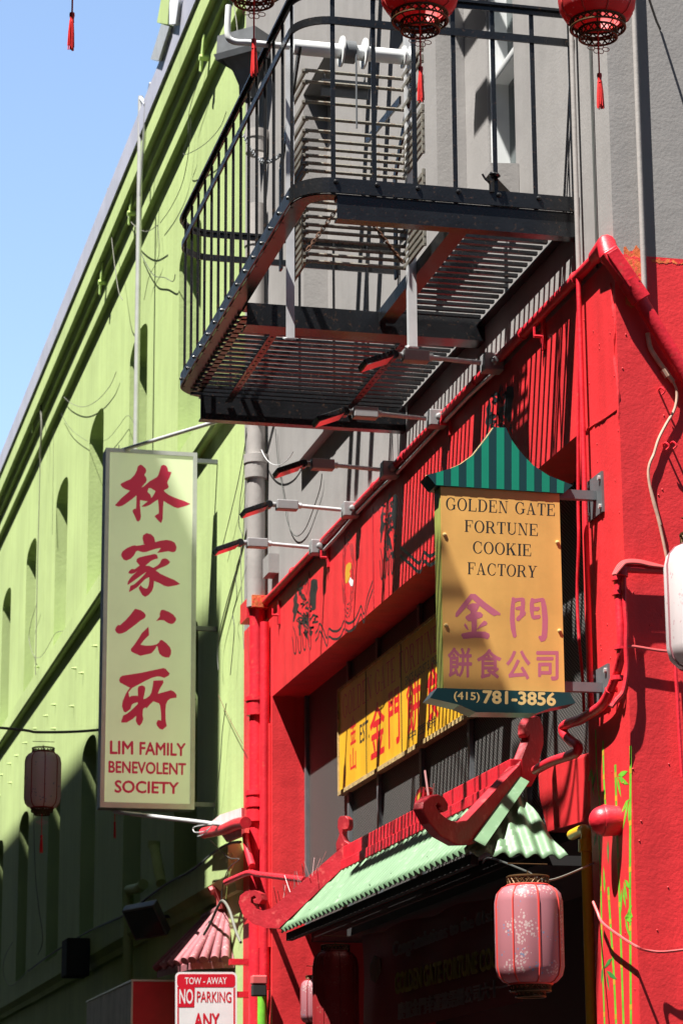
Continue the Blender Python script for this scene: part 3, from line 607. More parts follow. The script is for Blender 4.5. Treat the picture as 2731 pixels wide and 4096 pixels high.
# yellow pipe at the doorway edge
a, b = atX(zK(960,1050), .12), atX(zK(1025,1800), .12); y_ = atX(zK(990,1400), .12).y
t = thing('yellow_pipe', 'yellow gas pipe standing in the doorway beside the bamboo pier', 'pipe', (.1, y_, 0))
yy = atX(zK(985,1300), .03).y
yp = MB().cyl((.03,yy,.1),(.03,yy,a.z), .026, 12); yp.tube(smooth_path([V((.03,yy,a.z)), V((.035,yy+.03,a.z+.05)), V((.06,yy+.30,a.z+.06))], 5), .026, 12)
obj('pipe', yp, M['yellow'], t, smooth=True)
kc = MB()
for z in (a.z-.03, 1.95): kc.lathe([(.028,-.03),(.038,-.03),(.038,.03),(.028,.03)], (.03,yy,z), (0,0,1), 14)
obj('coupling', kc, M['yellow'], t)

# ================================================================== fire escape
XO, YN, YF, ZF = -1.44, 11.60, 15.12, 6.27
fe = thing('fire_escape', 'black iron fire escape balcony with round-cornered rails on the grey wall', 'fire escape', (-.7, 13.3, ZF))
def ring(r1=.19, r2=.22, y0=YN, y1=YF):
    p = [(-.0, y0), (XO+r1, y0)]
    p += [(XO+r1-r1*math.sin(R_(a)), y0+r1-r1*math.cos(R_(a))) for a in range(10, 91, 10)]
    p += [(XO+r2-r2*math.cos(R_(a)), y1-r2+r2*math.sin(R_(a))) for a in range(0, 91, 10)]
    return p+[(-.0, y1)]
# path runs wall -> outside near end -> far end -> wall: inward side is on its right, so offsets are negative
obj('rim', MB().sweep(ring(), [(.006,6.27),(-.006,6.27),(-.006,6.348),(.006,6.348)]), M['black'], fe)
lipr = ring(); obj('rim_angle', MB().sweep(lipr, [(-.0065,6.262),(-.085,6.262),(-.085,6.269),(-.0065,6.269)]), M['black'], fe)
obj('middle_rail', MB().sweep(ring(), [(.006,7.165),(-.006,7.165),(-.006,7.205),(.006,7.205)]), M['black'], fe)
obj('top_rail', MB().sweep(ring(), [(.02,7.348),(-.02,7.348),(-.02,7.362),(.02,7.362)]).sweep(ring(), [(.004,7.32),(-.004,7.32),(-.004,7.3475),(.004,7.3475)]), M['black'], fe)
rv = MB()
ya_, yb_ = atX(zN(910,380), XO).y, atX(zO(55,665), XO).y
nb = 20; st = (yb_-ya_)/14
bal0 = None
def baluster(x, y, flat=None, zt=7.347):
    if flat: m = MB().box((x-.011,y+.0062,6.262),(x+.011,y+.015,zt))
    else: m = MB().cyl((x,y,6.262),(x,y,zt), .0085, 8)
    return m
ys = [ya_+st*i for i in range(-0, 15)]
for i, y in enumerate(ys):
    if i == 0: bal0 = obj('baluster', baluster(XO+.016, y), M['black'], fe, smooth=True); b0y = y
    else:
        c = link(bal0.copy()); c.parent = fe; c.location = (0, y-b0y, 0)
    rv.lathe([(.011,0),(.009,.006),(.004,.009),(0,.0095)], (XO-.006,y,6.31), (-1,0,0), 8)
xs = [-1.262+.2075*i for i in range(6)]+[-.022]
bf = obj('flat_baluster', baluster(xs[0], YN, True), M['black'], fe)
for x in xs[1:]:
    c = link(bf.copy()); c.parent = fe; c.location = (x-xs[0], 0, 0)
for x in xs[:-1]: rv.lathe([(.014,0),(.012,.008),(.005,.012),(0,.0125)], (x+.01,YN-.006,6.325), (0,-1,0), 10)
for x in (-1.1,-.88,-.66,-.44,-.22):
    c = link(bal0.copy()); c.parent = fe; c.location = (x-(XO+.016), YF-.016-b0y, 0)
obj('rivets', rv, M['black'], fe, smooth=True)
def channel(y, x0, z0, z1, fl, x1=-.004):
    m = MB().box((x0,y,z0),(x1,y+.012,z1)); m.box((x0,y+.0122,z0),(x1,y+fl,z0+.01)); m.box((x0,y+.0122,z1-.01),(x1,y+fl,z1)); return m
obj('near_beam', channel(YN+.008, -1.243, 6.14, 6.26, .07), M['black'], fe)
obj('cross_beam', channel(13.27, -1.36, 6.13, 6.258, .14), M['black'], fe)
obj('far_beam', channel(15.02, -1.30, 6.10, 6.258, .07), M['black'], fe)
st_ = MB().box((-.62,YN+.03,6.19),(-.61,13.265,6.262)).box((-.6098,YN+.03,6.19),(-.53,13.265,6.198)); obj('opening_angle', st_, M['black'], fe)
def grate(x0, x1, y0, y1, sp, straps):
    m = MB(); n = int((y1-y0)/sp)
    for i in range(n+1):
        y = y0+(y1-y0)*i/n; y += random.uniform(-.002,.002); m.box((x0,y-.013,6.236),(x1,y+.013,6.253))
    for x in straps:
        m.box((x-.022,y0-.03,6.212),(x+.022,y1+.03,6.2215))
    return m
obj('near_grate', grate(-.60, -.05, 11.72, 13.20, .083, (-.575,)), M['black'], fe)
obj('wall_angle', MB().box((-.055,YN+.03,6.215),(-.004,15.0,6.2215)).box((-.0125,YN+.03,6.2218),(-.004,15.0,6.26)), M['black'], fe)
obj('far_grate', grate(-1.37, -.05, 13.50, 14.98, .080, (-.37,-1.13)), M['black'], fe)
hl = MB()
for x, y0, y1 in ((-.575,11.8,13.1),(-1.13,13.55,14.7),(-.37,13.55,14.7)):
    for i in range(16): hl.lathe([(0,0),(.010,0)], (x,y0+(y1-y0)*i/15,6.2115), (0,0,-1), 8)
obj('strap_holes', hl, M['dark'], fe, recalc=False)
obj('outer_strap', MB().box((XO+.09,13.45,6.236),(XO+.13,14.9,6.243)), M['black'], fe)
# drop ladder hanging in the opening
YL = 12.45
lad = obj('drop_ladder', MB(), M['galv'], fe) if False else None
sL, sR = atY((667,775), YL), atY((949,795), YL)
lm = MB()
for s, x, zb in ((1, sL.x, sL.z), (-1, sR.x, sR.z)):
    lm.box((x-.022,YL,zb),(x+.022,YL+.006,8.1)); lm.box((x+s*.016,YL+.0062,zb),(x+s*.022,YL+.045,8.1)); lm.obox((x,YL+.03,zb+.004), (1,0,0), (0,1,.4), (0,-.4,1), (.028,.035,.004))
lad = obj('drop_ladder', lm, M['galv'], fe)
rz = [(zR, y) for y in (565,655,815,945,1045,1120,1185,1245,1305,1365)]
zs = [atY(zR(690,y), YL+.1).z for _, y in rz]+[atY(zN(1060,y), YL+.1).z for y in (350,410,470,530,595,650,715,775,830,888)]
xl, xr = atY(zR(650,900), YL+.1).x, atY(zR(1412,900), YL+.1).x
fm = lambda z: MB().cyl((xl,YL+.1,z),(xr,YL+.1,z), .0105, 8).bar((xl-.004,YL+.1,z),(xl-.004,YL+.48,z+.0), .014, .022).bar((xr+.004,YL+.1,z),(xr+.004,YL-.32,z), .014, .022).cyl((xr+.004,YL-.31,z-.02),(xr+.004,YL-.31,z+.024), .010, 6).cyl((xl-.02,YL+.11,z),(xl+.012,YL+.11,z), .014, 6)
rg = obj('rung', fm(zs[0]), M['rung'], lad, smooth=True)
for z in zs[1:]:
    c = link(rg.copy()); c.parent = lad; c.location = (0, 0, z-zs[0])
cn = MB()
for a, b in ((zN(1290,480), zN(1060,800)), (zP(170,580), zP(420,900))):
    a, b = atY(a, YL), atY(b, YL); n = 12
    for i in range(n):
        p = a.lerp(b, (i+.5)/n); d = (b-a).normalized(); q = d.cross(V((0,1,0))) if i % 2 else V((0,1,0))
        cn.tube([p+d*.02*math.cos(t)+q*.009*math.sin(t) for t in [2*math.pi*k/8 for k in range(8)]], .0032, 5, closed=True)
obj('chain', cn, M['rust'], fe)
a, b = atY(zB(390,770), 14.2), atY(zB(605,880), 12.45); cn2 = MB(); n = 44
for i in range(n):
    t = (i+.5)/n; p = a.lerp(b, t)-V((0,0,.10*math.sin(math.pi*t))); d = (b-a).normalized(); q = d.cross(V((0,1,0))).normalized() if i % 2 else V((0,1,0)).cross(d).cross(d).normalized()
    cn2.tube([p+d*.026*math.cos(u)+q*.011*math.sin(u) for u in [2*math.pi*k/8 for k in range(8)]], 0.003, 5, closed=True)
obj('sagging_chain', cn2, M['steel'], fe)
# winch drum above the ladder
A_, B_ = atY(zR(545,375), 12.3), atY(zR(1490,465), 12.3)
zc = (A_.z+B_.z)/2; y = 12.3
wd = MB().cyl((A_.x,y,zc),(B_.x,y,zc), .040, 20)
for q, r in ((zR(930,430), .082), (zR(1112,445), .082), (zR(1425,450), .06), (zR(1480,470), .062)):
    x = atY(q, y).x; wd.cyl((x-.005,y,zc),(x+.005,y,zc), r, 24)
wd.cyl((A_.x-.02,y,zc),(A_.x-.26,y,zc), .017, 12).tube(smooth_path([V((A_.x-.25,y,zc)), V((A_.x-.32,y,zc+.0)), V((A_.x-.35,y,zc+.04)), V((A_.x-.345,y,zc+.2))], 6), .017, 12)
obj('winch_drum', wd, M['wpaint'], fe, smooth=True)
x0, x1 = atY(zR(950,430), y).x, atY(zR(1030,430), y).x; cw = MB()
for k in range(9): cw.tube([V((x0+(x1-x0)*k/8, y+.055*math.cos(t), zc+.055*math.sin(t))) for t in [2*math.pi*i/20 for i in range(20)]], .0065, 6, closed=True)
cw.tube([V((x1,y-.05,zc)), V((x1,y-.05,6.9))], .005, 6); obj('winch_cable', cw, M['steel'], fe, smooth=True)
for x in (A_.x+.03, B_.x+.02):
    br = MB().bar((x,y-.03,zc),(x,y+.45,zc-.5), .05, .012, up=(1,0,0)).bar((x,y+.45,zc-.5),(x,y+.45,6.27), .05, .012, up=(1,0,0))
    obj('winch_bracket', br, M['black'], fe)
a, b = atY(zR(765,625), YL+.12), atY(zR(1145,800), YL+.12)
ht = MB().box((a.x,YL+.115,b.z),(b.x,YL+.125,a.z)).cyl((a.x+.02,YL+.12,a.z),(a.x+.02,YL+.12,a.z+.05), .006).cyl((b.x-.02,YL+.12,a.z),(b.x-.02,YL+.12,a.z+.05), .006)
obj('hanging_plate', ht, M['steel'], fe, bevel=.006)
obj('diagonal_brace', MB().bar(atX(zR(1130,1130), -.25), atX(zR(1400,800), -.25), .05, .012, up=(1,0,0)), M['black'], fe)
hk = MB(); p = V((-.66,YN+.0,6.40)); p = atY(zP(1130,250), YN-.005)
hk.lathe([(.02,0),(.03,.008),(.026,.016),(0,.018)], p+V((.012,-.01,.02)), (.2,0,1), 10).cyl(p-V((0,0,.06)), p+V((0,0,.02)), .014, 8).tube(smooth_path([p, p+V((-.03,-.01,.0)), p+V((-.05,-.01,.03))], 5), .006, 6); obj('latch', hk, M['black'], fe, smooth=True)
# members of the landing above (out of the frame, they lay the broad shadows on the grey wall)
up_ = MB()
for q in (zP(80,900), zP(238,1000), zR(1240,100)):
    s = atX(q, 0); dz = 9.45-s.z; up_.box((-1.44,s.y-.25*dz*1.02-.05,9.40),(-.005,s.y-.25*dz*1.02+.05,9.50))
up_.box((-.55,YN,9.42),(-.47,13.6,9.5)); up_.box((-.30,12.6,9.42),(-.23,15.1,9.5))
obj('upper_landing', up_, M['black'], fe)

# ================================================================== signs
def plaY(y): return lambda p: atY(p, y)
# amber shop sign hung off the pier
YS = 11.42
P_ = plaY(YS)
gs = thing('hanging_sign', 'amber hanging shop sign with green striped roof shape and phone number below', 'sign', (-.49, YS+.05, 3.75))
tl, trr, brr, bll = P_(zT(110,665)), P_(zT(1353,742)), P_(zH(908,1552)), P_(zH(240,1528))
zt_, zb_ = (tl.z+trr.z)/2, (brr.z+bll.z)/2; xl_, xr_ = (tl.x+bll.x)/2, (trr.x+brr.x)/2
obj('panel', MB().box((xl_,YS,zb_),(xr_,YS+.004,zt_)), M['amber'], gs)
obj('case', MB().box((xl_-.004,YS+.0045,zb_+.002),(xr_+.002,YS+.10,zt_-.002)), M['chart'], gs)
upc = [(-31,546),(70,520),(215,478),(325,430),(455,335),(540,225),(610,135),(668,48),(790,52),(850,180),(925,285),(1000,370),(1080,450),(1240,555),(1390,615),(1487,655)]
Pr = plaY(YS-.011)
rf = [Pr(zT(*q)) for q in upc+[(1390,742),(60,657)]]
roof = obj('roof_shape', MB().prism(rf, (0,.135,0)), M['navy'], gs)
ut = lambda x: next(upc[i][1]+(upc[i+1][1]-upc[i][1])*(x-upc[i][0])/(upc[i+1][0]-upc[i][0]) for i in range(len(upc)-1) if upc[i][0] <= x <= upc[i+1][0])
bt = lambda x: 657+(x-60)*85/1330.
sm = MB(); Ps = plaY(YS-.0115)
for x0, x1 in ((62,138),(217,298),(378,457),(535,612),(692,772),(849,928),(1006,1085),(1165,1245),(1322,1400)):
    x1b = min(x1, 1388); top = sorted({x0, x1, *[u[0] for u in upc if x0 < u[0] < x1]})
    sm.prism([Ps(zT(x, ut(x)+3)) for x in top]+[Ps(zT(x1b if x1 < 1395 else 1392, bt(x1b)-4)), Ps(zT(x0, bt(x0)-4))], (0,-.0006,0))
obj('stripes', sm, M['teal'], roof)
trm = MB().tube([Ps(zT(*q))+V((0,.03,.002)) for q in upc], .003, 6); obj('roof_trim', trm, M['yeled'], roof, smooth=True)
obj('base_shape', MB().prism([plaY(YS-.02)(zH(*q)) for q in ((205,1527),(940,1552),(970,1612),(830,1640),(760,1667),(420,1662),(330,1622),(165,1583))], (0,.13,0)), M['navy'], gs)
l1 = MB(); o_ = (0,-.0002,0)
for w_, q in (('GOLDEN GATE', ((165,782),(1305,855),(1303,978),(163,912))), ('FORTUNE', ((360,1018),(1125,1062),(1125,1187),(360,1142))), ('COOKIE', ((445,1240),(1055,1275),(1055,1398),(445,1365))), ('FACTORY', ((390,1460),(1115,1500),(1108,1622),(390,1585)))):
    l1 = MB(); serif_text(l1, w_, None, None, P_, o_, [zT(*a) for a in q]); obj('english_lettering', l1, M['ink'], gs, recalc=False)
l2 = MB()
JIN = [((345,85),(410,88),(470,140),(560,215),(750,350),(748,378),(700,375),(665,390),(620,365),(470,250),(430,215),(365,155),(310,235),(270,285),(165,400),(135,400),(140,350),(200,265),(290,150)),
 ((308,238),(370,212),(430,217),(468,242),(450,285),(425,330),(480,335),(515,370),(500,405),(430,430),(432,520),(425,600),(540,600),(600,630),(605,665),(580,705),(510,690),(400,685),(300,698),(245,700),(215,650),(225,628),(300,610),(358,600),(355,460),(310,460),(275,420),(275,395),(345,350),(340,320),(290,280)),
 ((265,483),(295,515),(320,580),(290,570),(255,520)), ((525,450),(560,462),(575,490),(560,512),(490,540),(440,570),(430,565),(470,510))]
MEN = [((920,128),(955,145),(1050,135),(1080,150),(1088,200),(1080,310),(1098,345),(1090,375),(1050,410),(1000,460),(970,450),(962,425),(980,395),(1010,370),(1020,310),(965,305),(950,285),(965,265),(1030,250),(1028,185),(985,190),(948,210),(943,300),(945,420),(955,540),(972,665),(945,690),(920,670),(890,560),(878,430),(885,290),(905,140)),
 ((1180,140),(1215,155),(1330,138),(1355,160),(1380,260),(1398,420),(1395,560),(1385,680),(1355,728),(1300,740),(1265,680),(1275,660),(1310,655),(1318,560),(1320,420),(1310,280),(1300,190),(1205,215),(1210,265),(1280,262),(1290,290),(1260,322),(1205,320),(1205,380),(1290,370),(1300,400),(1280,425),(1200,437),(1170,410),(1150,320),(1148,220),(1165,150))]
shape(l2, JIN+MEN, zS, P_, (0,-.0004,0))
for ch, a, b in (('餅', (40,1218), (358,825)), ('食', (437,1235), (758,843)), ('公', (835,1248), (1152,866)), ('司', (1245,1258), (1535,875))): box_text(l2, ch, zS(*a), zS(*b), P_, (0,-.0002,0), .022)
obj('chinese_lettering', l2, M['plum'], gs, recalc=False)
l3 = MB(); Pb = plaY(YS-.02)
px_text(l3, '(415)', [zK(*q) for q in ((175,100),(330,107),(330,168),(175,161))], Pb, (0,-.0002,0), .018)
px_text(l3, '781-3856', [zK(*q) for q in ((352,95),(790,110),(790,186),(352,170))], Pb, (0,-.0002,0), .035)
obj('phone_number', l3, M['cream'], gs, recalc=False)
bl_ = MB()
for q in (zT(150,1172), zT(1327,1252), zS(10,515), zS(1555,590)): bl_.lathe([(.010,0),(.009,.006),(0,.009)], P_(q), (0,-1,0), 10)
obj('screws', bl_, M['cream'], gs, smooth=True)
for q, n_ in ((zH(1060,490), 1), (zH(1115,1535), 2)):
    z = atX(q, 0).z
    arm = obj('bracket_arm', MB().box((xr_+.003,YS+.03,z-.022),(-.013,YS+.07,z+.022)), M['steel'], gs)
    pl = obj('bracket_plate', MB().box((-.012,YS-.05,z-.10),(-.0005,YS+.17,z+.10)), M['steel'], arm)
    bo = MB()
    for y, dz in ((-.03,.07),(.14,.07),(-.03,-.07),(.14,-.07)): bo.cyl((-.0125,YS+y,z+dz),(-.024,YS+y,z+dz), .012, 6)
    obj('bolts', bo, M['alu'], arm)

# tall lightbox society sign with a faint added glow
YLm = 21.3; P_ = plaY(YLm)
ls = thing('vertical_sign', 'tall pale lightbox vertical sign with red brush characters on the green wall', 'sign', (-.6, YLm, 4.5))
tl, trr, brr, bll = P_(zF(672,458)), P_(zF(1240,490)), P_(zI(1215,690)), P_(zI(620,672))
x0, x1, z0, z1 = (tl.x+bll.x)/2, (trr.x+brr.x)/2, (bll.z+brr.z)/2, (tl.z+trr.z)/2
obj('cabinet', MB().box((x0,YLm+.0,z0),(x1,YLm+.17,z1)), M['steel'], ls, bevel=.004)
fr = MB(); w = .035
fr.box((x0,YLm-.014,z0),(x0+w,YLm-.001,z1)).box((x1-w,YLm-.014,z0),(x1,YLm-.001,z1)).box((x0+w+.0005,YLm-.014,z0),(x1-w-.0005,YLm-.001,z0+.045)).box((x0+w+.0005,YLm-.014,z1-w),(x1-w-.0005,YLm-.001,z1))
obj('frame', fr, M['alu'], ls)
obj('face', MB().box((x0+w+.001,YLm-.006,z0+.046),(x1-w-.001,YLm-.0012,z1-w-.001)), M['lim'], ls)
z1_, z2_, z3_, z4_ = zq(430,1830,4.48), zq(430,2110,4.48), zq(430,2400,4.48), zq(430,2640,4.48)
Pl = plaY(YLm-.0065); l4 = MB()
LIN = ((590,128),(625,140),(685,195),(700,240),(690,270),(662,312),(695,360),(707,400),(690,450),(650,490),(612,535),(650,520),(690,485),(760,425),(890,350),(915,310),(945,210),(965,150),(1010,130),(1055,150),(1080,195),(1088,248),(1150,262),(1110,370),(1082,420),(1075,460),(1100,520),(1085,550),(1010,590),(1040,625),(1100,670),(1220,725),(1380,780),(1487,830),(1400,868),(1265,908),(1200,890),(1090,830),(1008,780),(998,900),(992,1100),(965,1175),(930,1150),(845,1055),(870,1030),(915,1008),(925,980),(918,850),(905,755),(870,775),(760,850),(690,880),(640,886),(615,875),(650,845),(725,785),(680,780),(640,772),(588,765),(585,850),(603,1060),(590,1115),(560,1148),(530,1140),(495,1060),(450,960),(470,925),(515,915),(522,800),(522,680),(450,740),(340,820),(270,865),(200,882),(135,858),(250,730),(340,655),(405,595),(330,570),(270,535),(235,487),(250,465),(340,420),(420,385),(490,310),(530,230),(545,160))
shape(l4, [LIN], z1_, Pl, (0,-.0004,0), {0: [((740,548),(775,548),(865,602),(830,670),(790,725),(770,665),(718,615))]})
JIA = [((705,100),(780,120),(835,170),(855,240),(857,262),(960,235),(1070,222),(1150,240),(1210,275),(1240,350),(1230,410),(1200,440),(1165,443),(1090,425),(1000,440),(890,458),(930,410),(960,368),(880,378),(780,410),(700,438),(640,443),(590,430),(545,415),(515,430),(480,500),(420,560),(345,592),(290,575),(255,520),(250,480),(270,430),(350,370),(440,330),(495,318),(520,328),(600,318),(680,300),(640,290),(650,275),(632,200),(640,140)),
 ((840,475),(885,485),(905,530),(905,555),(850,568),(780,600),(735,640),(685,685),(750,688),(790,708),(825,722),(900,680),(945,635),(960,590),(990,560),(1035,552),(1080,570),(1125,618),(1100,655),(1040,690),(930,735),(868,768),(950,830),(1080,890),(1200,940),(1306,1012),(1240,1035),(1090,1062),(1020,1045),(940,1000),(838,958),(828,1060),(800,1140),(740,1210),(680,1243),(630,1215),(580,1130),(562,1080),(598,1030),(630,1070),(680,1093),(715,1093),(740,1040),(752,950),(750,888),(680,925),(620,985),(540,1070),(395,1157),(388,1140),(415,1045),(480,1020),(560,950),(640,870),(700,795),(620,850),(510,930),(375,1027),(360,1020),(375,960),(430,880),(535,785),(480,820),(430,833),(375,818),(390,780),(440,740),(490,748),(580,680),(520,610),(530,560),(590,530),(700,505))]
GON = [((495,158),(590,180),(660,225),(690,270),(680,310),(655,335),(600,365),(480,460),(330,570),(260,600),(205,606),(160,580),(138,535),(160,480),(195,445),(225,455),(330,360),(410,270)), ((1000,172),(1110,215),(1180,260),(1230,325),(1232,360),(1195,415),(1145,432),(1090,415),(1010,365),(940,360),(870,380),(915,330),(940,295),(938,245),(960,185)),
 ((738,478),(745,570),(748,630),(660,715),(595,800),(690,818),(790,815),(880,795),(925,760),(945,720),(985,718),(1060,775),(1125,850),(1145,910),(1140,970),(1110,1030),(1050,1030),(990,1012),(935,965),(912,900),(900,830),(885,830),(850,890),(790,955),(595,1000),(510,965),(430,925),(422,880),(500,780),(560,690),(620,590))]
SUO = [((1000,145),(1040,155),(1118,240),(1100,280),(1020,320),(950,297),(890,295),(800,318),(680,375),(560,440),(455,495),(425,522),(378,580),(395,665),(430,645),(480,640),(550,640),(545,520),(560,475),(620,455),(665,472),(683,510),(660,630),(645,700),(690,690),(760,640),(790,580),(812,480),(825,370),(1000,362),(1005,410),(940,520),(905,605),(1000,580),(1140,540),(1200,570),(1240,620),(1240,675),(1130,692),(1080,730),(1050,800),(1042,920),(1045,1080),(1065,1185),(990,1248),(940,1235),(890,1180),(880,1130),(905,1075),(965,1085),(962,950),(948,830),(930,780),(825,740),(760,800),(705,868),(685,845),(640,880),(632,980),(645,1060),(620,1130),(580,1180),(545,1160),(510,1090),(520,1000),(450,1060),(350,1120),(255,1122),(250,1100),(285,995),(350,965),(430,900),(545,790),(545,757),(480,775),(440,800),(415,880),(330,940),(295,925),(262,830),(275,740),(330,610),(370,540),(408,495),(380,485),(230,405),(212,360),(230,310),(270,282),(600,230))]
shape(l4, JIA, z2_, Pl, (0,-.0004,0)); shape(l4, GON, z3_, Pl, (0,-.0004,0)); shape(l4, SUO, z4_, Pl, (0,-.0004,0))
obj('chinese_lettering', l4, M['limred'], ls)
l5 = MB()
for w_, q in (('LIM', ((175,182),(545,192),(545,400),(172,390))), ('FAMILY', ((662,202),(1410,226),(1408,425),(660,402))), ('BENEVOLENT', ((150,512),(1418,552),(1416,740),(148,700))), ('SOCIETY', ((252,832),(1298,868),(1294,1052),(250,1030)))):
    l5 = MB(); px_text(l5, w_, [zX(*a) for a in q], Pl, (0,-.0002,0), .028); obj('english_lettering', l5, M['limred'], ls, recalc=False)
for z in (z1-.04, atY(zF(1290,1590), YLm+.1).z, z0+.06): obj('wall_bracket', MB().box((x1+.002,YLm+.09,z-.018),(-.002,YLm+.13,z+.018)), M['steel'], ls)
a = V((x0+.14,YLm+.1,z1+.012)); b = atX((640,925), -.005)
obj('stay_rod', MB().tube([a, b], .017, 10).tube([a+V((-.012,0,0)), a+V((-.012,0,.05))], .004, 6), M['galv'], ls, smooth=True)
a2 = V((x0+.14,YLm+.1,z0-.02)); b2 = atX(zI(1340,782), -.005); b2 = atX((560,1900), -.1)
obj('stay_rod', MB().tube([a2, b2], .017, 10), M['galv'], ls, smooth=True)

# yellow sign board in the shop recess
XS = .215; Ya, Yb = atX(zJ(718,740), XS).y, 13.35
zlo, zhi = atX(zJ(718,740), XS).z+.01, atX((780,1588), XS).z
ysn = thing('shop_sign', 'long yellow signboard with red and black lettering in the shop recess', 'sign', (XS, 15.6, zlo))
obj('board', MB().box((XS,Yb,zlo),(XS+.04,Ya,zhi)), M['yel'], ysn)
obj('edge', MB().box((XS-.012,Yb,zlo-.03),(XS+.045,Ya+.01,zlo-.001)).box((XS-.01,Yb,zhi+.001),(XS+.042,Ya+.01,zhi+.02)).box((XS-.01,Ya+.001,zlo),(XS+.042,Ya+.02,zhi)), M['yeled'], ysn)
def sx_text(mb, body, yl, yr, zb, zt, wgt=0.0, serifed=False, off=-.0003):
    q = [V((XS,yl,zt)), V((XS,yr,zt)), V((XS,yr,zb)), V((XS,yl,zb))]
    if serifed: serif_text(mb, body, None, None, lambda p: p, (off,0,0), q)
    else: put_text(mb, body, *q, (off,0,0), wgt)
Px = lambda p: atX(p, XS)
r1 = MB(); Hs = zhi-zlo
yr_ = Px(zV(1545,600)).y; yl_ = Px(zV(720,1250)).y
sx_text(r1, 'GOLDEN GATE FORTUNE', Ya-.12, yr_-.05, zhi-.30*Hs, zhi-.07*Hs, serifed=True)
for ch, a, b in (('金', (785,415), (820,265)), ('山', (785,580), (820,470))):
    p, q = Px(zJ(*a)), Px(zJ(*b)); sx_text(r1, ch, p.y, q.y, min(p.z, q.z)-.03, max(p.z, q.z)+.025, .015)
zc0, zc1 = zlo+.12*Hs, zlo+.62*Hs
for ch, a, b in (('金', 910, 998), ('門', 1025, 1092), ('餅', 1140, 1225), ('食', 1262, 1345)):
    p, q = Px(zJ(a, 330)), Px(zJ(b, 200)); sx_text(r1, ch, p.y, q.y, zc0, zc1, .018)
sx_text(r1, '公', 14.15, 13.9, zc0, zc1, .018); sx_text(r1, '司', 13.7, 13.45, zc0, zc1, .018)
obj('red_lettering', r1, M['crim'], ysn, recalc=False)
k1 = MB(); p, q = Px(zJ(845,430)), Px(zJ(893,345)); sx_text(k1, 'EST.', p.y, q.y-.05, zlo+.34*Hs, zlo+.52*Hs, .01)
p, q = Px(zV(1270,1170)), Px(zV(1560,980)); sx_text(k1, 'SINCE AUGUST 5, 1962', p.y+.1, q.y, zhi-.42*Hs, zhi-.33*Hs, .01)
p, q = Px(zJ(1150,425)), Px(zJ(1320,340)); sx_text(k1, '中西餅', p.y, q.y, zlo+.06*Hs, zlo+.15*Hs, .01)
obj('black_lettering', k1, M['ink'], ysn, recalc=False)
jn = MB()
for q in (zJ(888,600), zJ(1110,480)): y = Px(q).y; jn.box((XS-.003,y-.006,zlo),(XS-.0005,y+.006,zhi))
obj('panel_joint', jn, M['ink'], ysn)

# ================================================================== floodlights on the fascia
def lamp(loc):
    t = thing('floodlight', None, 'lamp', loc, 'floodlights along the fascia top')
    L_ = V(loc)
    jbx = MB().box(L_+V((-.115,-.048,-.05)), L_+V((-.005,.048,.05))); jbx.lathe([(0,.02),(.02,.018),(.025,0)], L_+V((-.06,-.058,0)), (0,-1,0), 10); obj('junction_box', jbx, M['lampg'], t, bevel=.012)
    obj('arm', MB().cyl(L_+V((-.125,0,.0)), L_+V((-.41,0,.012)), .0135, 12).cyl(L_+V((-.395,0,.012)), L_+V((-.42,0,.012)), .02, 12), M['galv'], t, smooth=True)
    obj('driver_box', MB().box(L_+V((-.565,-.036,-.022)), L_+V((-.42,.036,.042))).cyl(L_+V((-.565,0,.012)), L_+V((-.60,0,.012)), .018, 10), M['lampg'], t, bevel=.006)
    piv = L_+V((-.615,0,.008)); hd = MB().cyl(piv+V((0,-.03,0)), piv+V((0,.03,0)), .026, 14)
    d = V((-.93,0,-.367)); n = V((-.367,0,.93)); c = piv+d*.105
    hd.obox(c, d, (0,1,0), n, (.085,.075,.016)); hh = obj('head', hd, M['black'], t, bevel=.004)
    obj('lens', MB().obox(c-n*.018, d, (0,1,0), n, (.078,.070,.0015)), M['lens'], hh)
    return t
M['lens'] = mat('lamp_lens', (.75,.72,.70), .12, metal=.85, var=.02)
lq = [((730,1258), 'lowest leftmost floodlight on the fascia, beside the downspout'), ((805,1172), 'floodlight second from the downspout, over the painted cookie'), ((895,1080), 'middle floodlight of the five, in front of the lower grey wall'), ((1003,963), 'floodlight just below the far end beam of the fire escape'), ((1130,835), 'highest floodlight, in the shade under the fire escape grating')]
L0 = None
for q, lab in lq:
    p = atX(q, -.06); p = V((-.002, p.y, p.z))
    if L0 is None: L0 = lamp(p); o = L0
    else: o = copy_tree(L0); o.location = p
    o['label'] = lab
feed = MB()
ps = [atX(q, -.06) for q, _ in lq]
for a, b in zip(ps, ps[1:]): feed.tube(smooth_path([V((-.03,a.y-.06,a.z-.03)), V((-.03,(a.y+b.y)/2,a.z-.025)), V((-.03,b.y+.06,b.z-.03))], 4), .011, 8)
solo('lamp_conduit', feed, M['galv'], 'thin pale conduit linking the floodlights along the fascia top', 'conduit', smooth=True)

